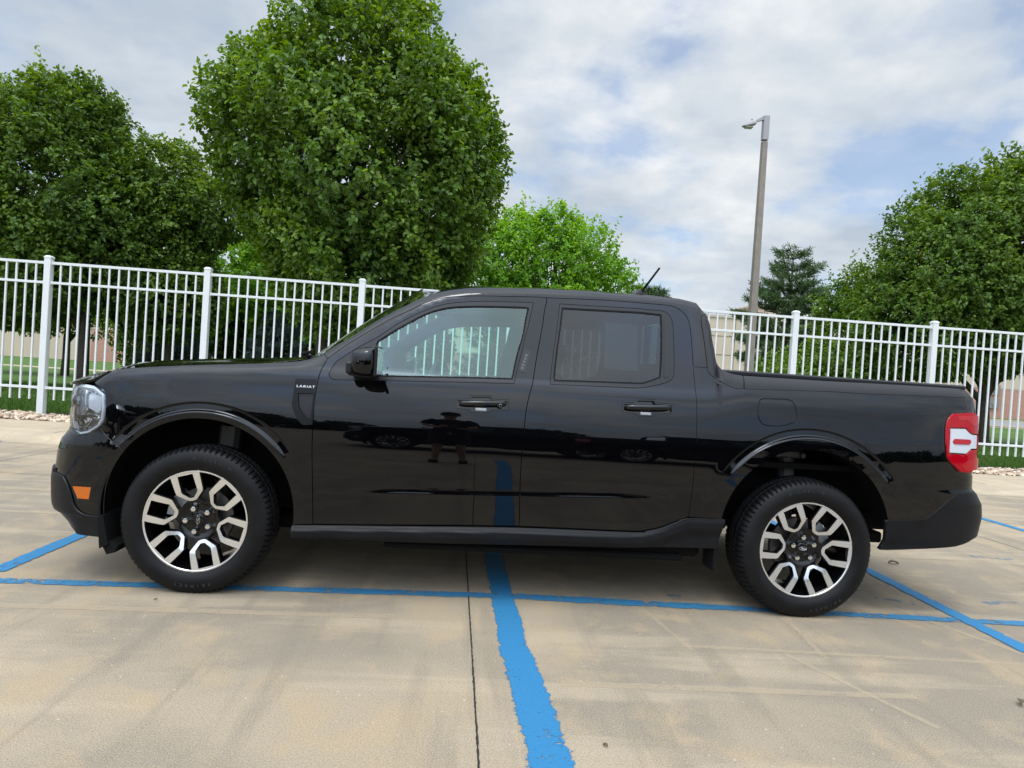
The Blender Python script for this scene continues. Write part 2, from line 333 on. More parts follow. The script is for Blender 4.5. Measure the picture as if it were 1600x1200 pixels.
# grass blades where the lawn shows
def blades():
    P = []
    for (x0, x1, y0, y1, N) in ((-12, -3.0, 6.5, 8.6, 26000), (-18, -4., 8.6, 14, 26000), (8.5, 13.5, 6.5, 8.6, 20000), (9, 20, 8.6, 13, 14000), (-3, 8.5, 6.5, 9, 8000)):
        P.append(np.stack([rng.uniform(x0, x1, N), rng.uniform(y0, y1, N)], 1))
    P = np.concatenate(P); N = len(P); z = np.interp(P[:, 1], ys, zs)
    h = rng.uniform(.04, .10, N); w = rng.uniform(.005, .009, N)*(1+(P[:, 1]-6.5)*.12); a = rng.uniform(0, 6.28, N); ln = rng.normal(0, .03, (N, 2))
    dx = np.cos(a)*w; dy = np.sin(a)*w
    V = np.stack([np.stack([P[:, 0]-dx, P[:, 1]-dy, z], 1), np.stack([P[:, 0]+dx, P[:, 1]+dy, z], 1), np.stack([P[:, 0]+ln[:, 0], P[:, 1]+ln[:, 1], z+h], 1)], 1).reshape(-1, 3)
    F = np.arange(N*3).reshape(N, 3)
    return npmesh('grass_blades', V, F, np.repeat(rng.random(N), 3))
obj('grass', blades(), attr_mat('grass_blade', [(0, (.035, .085, .012)), (.6, (.07, .15, .022)), (1, (.14, .21, .05))], .6, .25, .3), kind='stuff', label='short green lawn grass growing behind the fence', category='grass')

# building behind the trees
wallm = mat('beige_panel', (.50, .41, .31), .85, var=(.3, .06)); brickm = mat('pink_brick', (.40, .20, .15), .9, var=(1.2, .12))
t = brickm.node_tree; bt = nd(t, 'ShaderNodeTexBrick'); tcx = nd(t, 'ShaderNodeTexCoord'); mpx = nd(t, 'ShaderNodeMapping'); mpx.inputs['Rotation'].default_value = (rad(90), 0, 0); lk(t, tcx.outputs['Object'], mpx.inputs[0]); lk(t, mpx.outputs[0], bt.inputs[0])
bt.inputs['Scale'].default_value = 2.2; bt.inputs['Color1'].default_value = (.42, .21, .155, 1); bt.inputs['Color2'].default_value = (.36, .17, .125, 1); bt.inputs['Mortar'].default_value = (.44, .33, .26, 1); bt.inputs['Mortar Size'].default_value = .02
lk(t, bt.outputs[0], t.nodes['Principled BSDF'].inputs['Base Color'])
bld = empty('warehouse_building', (0, 50, 0), label='long beige panel building with pink brick base beyond the trees', category='building')
b_ = B(); b_.box(-60, 95, 50, 70, .1, 7.3)
obj('wall', b_.me('wall'), wallm, bld).location = (0, -50, 0)
b_ = B()
for x0, x1 in ((-60, -37), (-29, 22.6), (27.2, 95)): b_.box(x0, x1, 49.88, 49.999, .1, 2.75)
obj('brick_base', b_.me('brick_base'), brickm, bld).location = (0, -50, 0)
b_ = B()
for i in range(-19, 32): b_.box(i*3., i*3.+.05, 49.975, 49.999, 2.76, 7.3)
for z in (4.1, 5.7): b_.box(-60, 95, 49.97, 49.998, z, z+.05)
obj('panel_joint', b_.me('panel_joint'), mat('joint_dark', (.22, .17, .13), .9), bld).location = (0, -50, 0)
b_ = B(); b_.box(-60.1, 95.1, 49.9, 70.1, 7.3, 7.5); b_.box(-60, 95, 49.86, 49.94, 2.76, 2.9); obj('roof_coping', b_.me('roof_coping'), mat('coping', (.45, .38, .30), .7), bld).location = (0, -50, 0)
b_ = B(); b_.box(27, 30.5, 54, 58, 7.5, 8.9); b_.box(26.8, 30.7, 53.8, 58.2, 8.9, 9.05); obj('roof_unit', b_.me('roof_unit'), mat('roof_unit', (.48, .40, .32), .8), bld).location = (0, -50, 0)
# loading door, meters and a pale service door on the brick at right
b_ = B(); b_.box(14.0, 16.4, 49.80, 49.87, .1, 2.5); obj('door', b_.me('door'), mat('pale_door', (.62, .58, .48), .7), bld).location = (0, -50, 0)
for zz in (1.0, 2.2):
    b_ = B(); b_.box(47.4, 48.3, 49.70, 49.87, zz, zz+.9); b_.tube([(47.85, 49.66, zz+.45), (47.85, 49.71, zz+.45)], .28, 16); obj('vent_box', b_.me('vent_box'), mat('vent_grey', (.20, .19, .18), .6), bld).location = (0, -50, 0)
b_ = B(); b_.box(51.5, 54.0, 49.8, 49.87, .6, 2.4); obj('door', b_.me('door'), MAT['vent_grey'], bld).location = (0, -50, 0)

# ---------------------------------------------------------------- fence
white = mat('white_powder_coat', (.62, .65, .655), .38, var=(3, .02))
fence = empty('picket_fence', (0, 6.27, 0), label='white metal picket fence running behind the black truck', category='fence')
posts = [-10.0, -7.61, -5.23, -2.855, -.475, 1.90, 4.27, 6.645, 9.075, 11.45, 13.85]
def fobj(name, b, **k):
    o = obj(name, b.me(name), white, fence, **k); o.location = (0, -6.27, 0); return o
for px in posts:
    b_ = B(); b_.box(px-.0475, px+.0475, 6.222, 6.318, .02, 2.50, .004); b_.box(px-.053, px+.053, 6.217, 6.323, 2.495, 2.515, .003)
    V = [(px-.050, 6.220, 2.515), (px+.050, 6.220, 2.515), (px+.050, 6.320, 2.515), (px-.050, 6.320, 2.515), (px-.03, 6.24, 2.537), (px+.03, 6.24, 2.537), (px+.03, 6.30, 2.537), (px-.03, 6.30, 2.537)]
    b_.add(V, [(0,1,5,4), (1,2,6,5), (2,3,7,6), (3,0,4,7), (4,5,6,7)]); fobj('post', b_)
near = lambda x: -7.5 < x < -.3 or 6.5 < x < 11.3
pk = 0; rest = B()
for i in range(len(posts)-1):
    a, b = posts[i]+.047, posts[i+1]-.047
    for z0, z1 in ((2.405, 2.445), (2.105, 2.142), (.490, .528)):
        b_ = B(); b_.box(a, b, 6.250, 6.290, z0, z1, .003); b_.box(a-.0005, a+.028, 6.2455, 6.2945, z0-.005, z1+.005, .002); b_.box(b-.028, b+.0005, 6.2455, 6.2945, z0-.005, z1+.005, .002); fobj('rail', b_)
    L = posts[i+1]-posts[i]; s = L*.1437/2.375*1.0; x0 = posts[i]+(L-14*s)/2
    for k in range(15):
        x = x0+k*s; ln = rnd.uniform(-.003, .003)
        b_ = rest if not (a > -7.7 and b < 11.5 and pk < 100 and (near(x) or .9 < x < 4.3)) else B()
        b_.box(x-.0125+ln, x+.0125+ln, 6.2575, 6.2825, .325, 2.41, .002)
        if b_ is not rest: pk += 1; fobj('picket', b_)
fobj('picket', rest, kind='stuff')

# ---------------------------------------------------------------- street lamp
pole = empty('street_lamp', (8.02, 11, .1), label='tall square tan parking lot light pole with one arm lamp', category='street lamp')
pm = mat('pole_bronze', (.215, .185, .155), .6, var=(6, .15)); lm = mat('lamp_metal', (.30, .29, .30), .45)
def pobj(name, b, m, par=pole):
    o = obj(name, b.me(name), m, par); o.location = (-8.02, -11, -.1) if par is pole else (0,0,0); return o
b_ = B(); V = []
for z, w in ((.1, .088), (7.15, .060)): V += [(8.02-w, 11-w, z), (8.02+w, 11-w, z), (8.02+w, 11+w, z), (8.02-w, 11+w, z)]
b_.add(V, [(3,2,1,0), (4,5,6,7)]+[(i, (i+1) % 4, 4+(i+1) % 4, 4+i) for i in range(4)]); pobj('pole', b_, pm)
b_ = B(); b_.box(7.82, 8.22, 10.8, 11.2, .1, .13, .005); b_.tube([(8.02, 11, .13), (8.02, 11, .2)], .13, 12); pobj('base_plate', b_, pm)
b_ = B(); b_.box(7.95, 8.09, 10.93, 11.07, 7.18, 7.76, .012); b_.prism([(8.085, 7.78), (7.98, 7.775), (7.76, 7.63), (7.755, 7.585), (7.96, 7.665), (8.085, 7.66)], 10.965, 11.035, 'y'); pobj('arm', b_, lm)
b_ = B(); V = []
for i in range(9):          # cobra head: a shallow shell swelling to its rear
    t_ = i/8; x = 7.45+.32*t_; hh = .115*math.sin(math.pi*(.06+.72*t_)); ww = .105*math.sin(math.pi*(.10+.70*t_))+.01
    for k in range(12):
        an_ = 2*math.pi*k/12; V.append((x, 11+ww*math.cos(an_), 7.47+.085*t_**1.5+hh*(math.sin(an_) if math.sin(an_) > 0 else .28*math.sin(an_))))
b_.add(V, [(i*12+k, i*12+(k+1) % 12, (i+1)*12+(k+1) % 12, (i+1)*12+k) for i in range(8) for k in range(12)]+[tuple(range(12)), tuple(96+k for k in range(11, -1, -1))])
b_.tube([(7.68, 11, 7.56), (7.68, 11, 7.665)], .025, 10)
hd = pobj('lamp_head', b_, lm)
b_ = B(); b_.box(7.52, 7.70, 10.92, 11.08, 7.447, 7.461, .004); obj('lens', b_.me('lens'), mat('lamp_lens', (.55, .55, .52), .3), hd)

# ---------------------------------------------------------------- trees
bark = mat('bark', (.055, .042, .033), .95, var=(14, .4), bump=(30, .01))
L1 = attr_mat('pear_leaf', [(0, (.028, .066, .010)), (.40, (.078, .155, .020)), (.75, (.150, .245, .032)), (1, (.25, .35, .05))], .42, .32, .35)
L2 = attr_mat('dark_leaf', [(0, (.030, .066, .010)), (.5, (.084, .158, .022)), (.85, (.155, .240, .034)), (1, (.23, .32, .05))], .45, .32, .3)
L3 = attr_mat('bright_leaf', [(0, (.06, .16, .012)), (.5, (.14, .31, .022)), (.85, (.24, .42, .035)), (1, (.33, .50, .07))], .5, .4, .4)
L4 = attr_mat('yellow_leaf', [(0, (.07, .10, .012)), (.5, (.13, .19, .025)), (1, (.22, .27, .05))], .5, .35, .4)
NB = attr_mat('pine_needle', [(0, (.035, .075, .028)), (.5, (.09, .16, .055)), (1, (.17, .25, .085))], .55, .12, .4)
NS = attr_mat('blue_spruce_needle', [(0, (.03, .06, .055)), (.5, (.06, .11, .10)), (1, (.12, .18, .17))], .55, .12, .4)
def leafmesh(name, P, A, Nn, L, Wd, sh, fold=.25):
    A = A/(np.linalg.norm(A, axis=1, keepdims=True)+1e-9); Sd = np.cross(A, Nn); Sd /= (np.linalg.norm(Sd, axis=1, keepdims=True)+1e-9); Nn = np.cross(Sd, A)
    L = L[:, None]; Wd = Wd[:, None]; k = fold*Wd
    b = P; l1 = P+A*L*.28+Sd*Wd*.5+Nn*k; l2 = P+A*L*.68+Sd*Wd*.40+Nn*k*.7; tp = P+A*L-Nn*L*.12; r2 = P+A*L*.68-Sd*Wd*.40+Nn*k*.7; r1 = P+A*L*.28-Sd*Wd*.5+Nn*k
    V = np.stack([b, l1, l2, tp, r2, r1], 1).reshape(-1, 3); n = len(P); i = np.arange(n)[:, None]*6
    F = np.concatenate([i+np.array([[0, 3, 2, 1]]), i+np.array([[0, 5, 4, 3]])], 0)
    return npmesh(name, V, F, np.repeat(sh, 6))
def unit(n, r):
    v = r.normal(size=(n, 3)); return v/np.linalg.norm(v, axis=1, keepdims=True)
def crown_pts(lobes, n, r, shell=.11, inner=.18, clump=.13):
    lob = np.array(lobes, float); ar = np.array([(l[3]*l[4]+l[4]*l[5]+l[3]*l[5]) for l in lob]); P = []; O = []; tot = 0
    ph = r.uniform(0, 6.28, (6, 3)); fr = r.uniform(3.0, 6.5, (6, 3))
    while tot < n:
        m = n; k = r.choice(len(lob), m, p=ar/ar.sum()); d = unit(m, r); rr = 1-np.abs(r.normal(0, shell, m)); ii = r.random(m) < inner; rr[ii] = r.uniform(.35, .95, ii.sum())
        w = sum(np.sin((d*fr[j]+ph[j]).sum(1)) for j in range(6))/6; rr = rr*(1+clump*w*2.0)
        # leave ragged hollows between leafy clumps
        q = lob[k, :3]+d*lob[k, 3:]*rr[:, None]
        f = np.sin(q[:, 0]*3.1+1.3*np.sin(q[:, 2]*2.3))+np.sin(q[:, 2]*3.7+q[:, 1]*1.7)+np.sin(q[:, 1]*3.3-q[:, 0]*1.1)
        keep = f+r.normal(0, .9, m) > -1.35
        for j in range(len(lob)):
            e = (q-lob[j, :3])/lob[j, 3:]; ins = (e*e).sum(1); keep &= ~((ins < .45) & (k != j) & ~ii)
        q = q[keep]; o = (q-lob[k[keep], :3])/lob[k[keep], 3:]**1.0; o /= np.linalg.norm(o, axis=1, keepdims=True)+1e-9
        P.append(q); O.append(o); tot += len(q)
    return np.concatenate(P)[:n], np.concatenate(O)[:n]
def leaf_tree(name, loc, lobes, ntw, per, size, m, trunk, seed, label, cat='tree', group=None, sprig=60, shell=.11, inner=.18, zlo=1.0):
    r = np.random.default_rng(seed); loc = np.array(loc, float)
    root = empty(name, loc, label=label, category=cat)
    if group: root['group'] = group
    P, O = crown_pts(lobes, ntw, r, shell, inner)
    D = O*.75+np.array([0, 0, .55])+r.normal(0, .35, O.shape); D /= np.linalg.norm(D, axis=1, keepdims=True)
    ln = r.uniform(.14, .34, ntw)*(size/.075)**.5
    # a few long sprigs poke out of the outline
    sp_ = r.choice(ntw, sprig, replace=False); ln[sp_] *= 1.9; D[sp_] = D[sp_]*.5+np.array([0, 0, .6]); P[sp_] += O[sp_]*.10
    t = r.random((ntw, per)); Q = P[:, None]+D[:, None]*(t*ln[:, None])[..., None]+r.normal(0, .028*(size/.075), (ntw, per, 3))
    A = O[:, None]*.35+r.normal(0, .62, (ntw, per, 3))+D[:, None]*.35; A[..., 2] -= .30
    Nn = O[:, None]*.8+r.normal(0, .34, (ntw, per, 3)); Nn[..., 2] += .50
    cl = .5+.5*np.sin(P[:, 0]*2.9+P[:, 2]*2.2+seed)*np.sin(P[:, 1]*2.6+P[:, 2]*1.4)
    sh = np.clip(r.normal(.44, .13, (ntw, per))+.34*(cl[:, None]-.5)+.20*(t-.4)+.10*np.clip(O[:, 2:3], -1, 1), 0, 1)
    n = ntw*per; ok = (Q.reshape(-1, 3)[:, 2] > zlo)
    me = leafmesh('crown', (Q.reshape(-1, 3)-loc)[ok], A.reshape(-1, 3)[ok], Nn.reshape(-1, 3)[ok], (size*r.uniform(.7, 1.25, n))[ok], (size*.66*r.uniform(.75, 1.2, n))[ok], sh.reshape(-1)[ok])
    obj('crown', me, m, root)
    # trunk and limbs
    b = B(); rt, h0 = trunk; pts = [(0, 0, -.15), (.02, .01, h0*.5), (.0, .03, h0), (.05, 0, h0+.9)]
    b.tube(pts, [rt*1.25, rt, rt*.92, rt*.7], 12); rr_ = random.Random(seed)
    for l in lobes:
        c = Vector(l[:3])-Vector(loc); top = Vector((c.x, c.y, c.z+l[5]*.45)); s0 = Vector((0, 0, h0*rr_.uniform(.8, 1.1))); mid = s0.lerp(top, .45)+Vector((rr_.uniform(-.2, .2), rr_.uniform(-.2, .2), -.15))
        b.tube([s0, mid, top], [rt*.55, rt*.34, rt*.10], 8)
        for _ in range(5):
            a = rr_.uniform(0, 6.28); e = c+Vector((math.cos(a)*l[3]*.8, math.sin(a)*l[4]*.8, rr_.uniform(-.5, .6)*l[5])); s1 = s0.lerp(mid, rr_.uniform(.3, 1)); b.tube([s1, s1.lerp(e, .5)+Vector((0, 0, .1)), e], [rt*.24, rt*.15, rt*.04], 6)
    obj('trunk', b.me('trunk', True), bark, root); return root
PEAR = 'pear trees along the fence'
leaf_tree('pear_tree', (-1.62, 8.9, .1), [(-1.0,8.9,5.0,2.45,2.3,2.7), (-1.1,8.9,6.75,1.55,1.6,1.85), (-2.35,8.8,5.3,1.55,1.5,1.85), (-2.5,8.9,6.35,.95,1.1,1.0), (.20,8.7,4.8,1.40,1.5,2.2), (.0,8.8,5.9,1.15,1.4,1.3), (-.9,8.9,3.0,1.75,1.8,1.4), (-1.5,8.9,3.4,1.3,1.5,1.2)],
          9500, 12, .100, L1, (.16, 1.7), 3, 'tallest tree, a dense round pear with glossy leaves behind the truck hood', group=PEAR, sprig=170, zlo=1.55)
leaf_tree('pear_tree', (-7.95, 12, .1), [(-8.75,12,4.8,1.75,1.8,2.4), (-8.45,12,6.25,1.15,1.1,1.2), (-10.1,12,5.1,1.5,1.5,1.7), (-9.6,12,3.4,2.3,1.9,1.9), (-7.6,12,4.0,1.4,1.4,1.8)],
          6200, 12, .100, L2, (.13, 1.5), 5, 'dark green tree rising at the far left above the fence', group=PEAR, sprig=100, zlo=1.5)
leaf_tree('pear_tree', (-6.3, 12.6, .1), [(-6.55,12.6,4.8,1.1,1.1,1.55), (-6.9,12.6,3.6,1.4,1.4,1.9), (-5.35,12.6,4.7,.80,.8,.75), (-6.2,12.6,2.6,1.1,1.2,1.0)],
          4000, 12, .100, L2, (.12, 1.5), 6, 'shorter dark tree between the far left tree and the tallest tree', group=PEAR, sprig=70, zlo=1.45)
leaf_tree('pear_tree', (14.9, 12, .1), [(14.5,12,5.0,2.1,2.0,2.0), (15.4,12,5.9,2.0,1.9,1.6), (13.5,12,4.1,1.7,1.8,1.8), (16.8,12,5.4,2.2,2.0,2.2), (13.0,12,3.1,1.6,1.6,1.5), (14.8,12,3.6,2.3,2.0,1.5), (17.3,12,3.6,2.0,1.8,1.5)],
          9500, 12, .100, L2, (.16, 1.2), 8, 'large dark spreading tree at the right edge above the fence', group=PEAR, sprig=130, zlo=1.75)
leaf_tree('leafy_tree', (4.0, 17, .1), [(3.6,17,4.6,1.7,1.6,1.6), (4.8,17,4.9,1.3,1.3,1.5), (2.6,17,4.6,1.5,1.4,1.7), (5.5,17,4.0,1.1,1.2,1.3), (1.3,17,4.2,1.4,1.3,1.6), (3.6,17,3.2,2.6,1.8,1.6), (3.9,17,5.9,.75,.8,.85), (2.6,17,5.8,.6,.6,.7)],
          3600, 11, .115, L3, (.13, 1.6), 12, 'bright light green tree showing above the truck roof', sprig=130, shell=.2, inner=.3)
leaf_tree('leafy_tree', (-5.6, 17, .1), [(-6.4,17,4.0,1.2,1.2,1.35), (-5.4,17,3.4,1.4,1.3,1.5), (-4.4,17,2.8,1.3,1.3,1.3), (-7.0,17,2.8,1.3,1.2,1.3)],
          1900, 11, .115, L3, (.10, 1.5), 13, 'bright green low tree seen between the two dark trees', sprig=50, shell=.2, inner=.3)
leaf_tree('leafy_tree', (-15.2, 19, .1), [(-15.2,19,3.9,1.7,1.5,2.0), (-13.6,19,3.2,1.2,1.2,1.7), (-16.6,19,3.2,1.3,1.2,1.8)],
          1700, 10, .13, L4, (.10, 1.5), 14, 'yellowish green tree low at the left picture edge', sprig=40, shell=.2, inner=.3)
leaf_tree('leafy_tree', (11.9, 14.5, .1), [(12.5,14.5,2.9,1.0,1.1,1.4), (12.55,14.5,4.1,.55,.6,.85), (13.6,14.5,3.6,1.0,1.0,1.2)],
          1700, 11, .095, L1, (.09, 1.3), 15, 'small green tree between the pine and the large right tree', sprig=60, shell=.18, inner=.3)
leaf_tree('leafy_tree', (9.6, 13.2, .1), [(10.3,13.2,1.2,1.3,1.1,1.0), (11.7,13.2,1.5,1.3,1.2,1.1)],
          1700, 11, .09, L1, (.08, .8), 16, 'low bushy green shrub behind the fence right of the light pole', cat='shrub', sprig=30, shell=.18, inner=.3, zlo=.3)
leaf_tree('leafy_tree', (-8.6, 18, .1), [(-8.8,18,1.7,1.6,1.2,1.5), (-7.2,18,1.9,1.5,1.2,1.5), (-5.6,18,1.7,1.4,1.2,1.5)],
          2600, 10, .12, L2, (.08, .7), 31, 'wide dark shrub low behind the fence above the truck hood', cat='shrub', sprig=30, shell=.18, inner=.3, zlo=.15)
leaf_tree('leafy_tree', (-3.2, 18, .1), [(-3.6,18,1.9,1.5,1.2,1.6), (-2.2,18,2.1,1.4,1.2,1.7), (-.6,18,1.6,1.3,1.2,1.4)],
          2600, 10, .12, L2, (.08, .7), 32, 'wide dark shrub behind the fence beside the windshield', cat='shrub', sprig=30, shell=.18, inner=.3, zlo=.15)
leaf_tree('leafy_tree', (-13.1, 20, .1), [(-13.3,20,3.3,1.3,1.2,1.4), (-12.3,20,2.8,1.1,1.0,1.0)],
          900, 10, .12, L2, (.12, 1.4), 17, 'small dark tree with a leaning trunk far behind the left fence post', sprig=20, zlo=1.5)
def conifer(loc, h, w, seed, m, label, n=9000, tuft=.11, start=.12, name='pine_tree', group=None, ragged=.35):
    r = np.random.default_rng(seed); root = empty(name, loc, label=label, category='pine tree' if name == 'pine_tree' else 'spruce')
    if group: root['group'] = group
    b = B(); b.tube([(0, 0, -.1), (0, 0, h*.5), (0, 0, h*.98)], [h*.022, h*.014, .012], 8)
    tips = []; z = h*start
    while z < h*.97:
        k = r.integers(4, 7); a0 = r.uniform(0, 6.28); f = 1-(z/h)
        for j in range(k):
            L = w*(f**.85)*r.uniform(1-ragged, 1.0+ragged*.4)+.08; a = a0+j*6.283/k+r.normal(0, .2); rise = r.uniform(.15, .5)*L*(.4+.9*z/h); d = np.array([math.cos(a), math.sin(a), 0])
            p0 = np.array([0, 0, z]); pe = p0+d*L+np.array([0, 0, rise]); pm_ = p0+d*L*.55+np.array([0, 0, rise*.25]); b.tube([p0, pm_, pe], [.03*h/6, .018*h/6, .005], 5, False)
            ns = max(3, int(L/.16))
            for q in range(ns):
                t = .25+.78*q/ns; c = (1-t)**2*p0+2*t*(1-t)*pm_+t*t*pe; side = np.array([-d[1], d[0], 0])
                for s in (-1, 0, 1):
                    tips.append((c+side*s*r.uniform(.05, .30)*L*(1-t*.6)+np.array([0, 0, r.uniform(-.02, .10)]), d+side*s*.6+np.array([0, 0, .45])))
        z += h*.050*r.uniform(.7, 1.3)
    obj('trunk', b.me('trunk', True), bark, root)
    T = np.array([t[0] for t in tips]); DD = np.array([t[1] for t in tips]); per = max(8, n//len(T)); k = len(T)
    t = r.random((k, per)); Dn = DD/np.linalg.norm(DD, axis=1, keepdims=True); P = T[:, None]+Dn[:, None]*(t*tuft*1.6)[..., None]
    A = Dn[:, None]*.9+r.normal(0, .6, (k, per, 3)); Nn = r.normal(0, 1, (k, per, 3)); N = k*per
    me = leafmesh('needles', P.reshape(-1, 3), A.reshape(-1, 3), Nn.reshape(-1, 3), tuft*r.uniform(.6, 1.2, N), np.full(N, tuft*.10)*r.uniform(.7, 1.3, N), np.clip(r.normal(.45, .25, N), 0, 1), .1)
    obj('needles', me, m, root); return root
conifer((13.5, 20, .1), 6.85, 2.9, 21, NB, 'ragged pointed pine right of the light pole', 42000, .22)
conifer((9.2, 25, .1), 5.6, 1.8, 22, NB, 'distant pine whose top peeks over the truck roof left side', 24000, .20)
conifer((9.9, 25.5, .1), 5.5, 1.7, 26, NB, 'distant pine whose top peeks over the truck roof right of the antenna', 24000, .20)
conifer((-6.9, 14.6, .1), 2.3, 1.25, 23, NS, 'blue grey spruce behind the fence above the truck hood', 26000, .11, .05, 'spruce_tree')
conifer((-4.5, 16, .1), 2.5, 1.4, 25, NS, 'blue grey spruce beside the windshield behind the fence', 26000, .12, .05, 'spruce_tree')
conifer((2.3, 15.5, .1), 2.9, 1.7, 27, NS, 'blue grey spruce seen through the truck cab windows', 20000, .13, .05, 'spruce_tree')

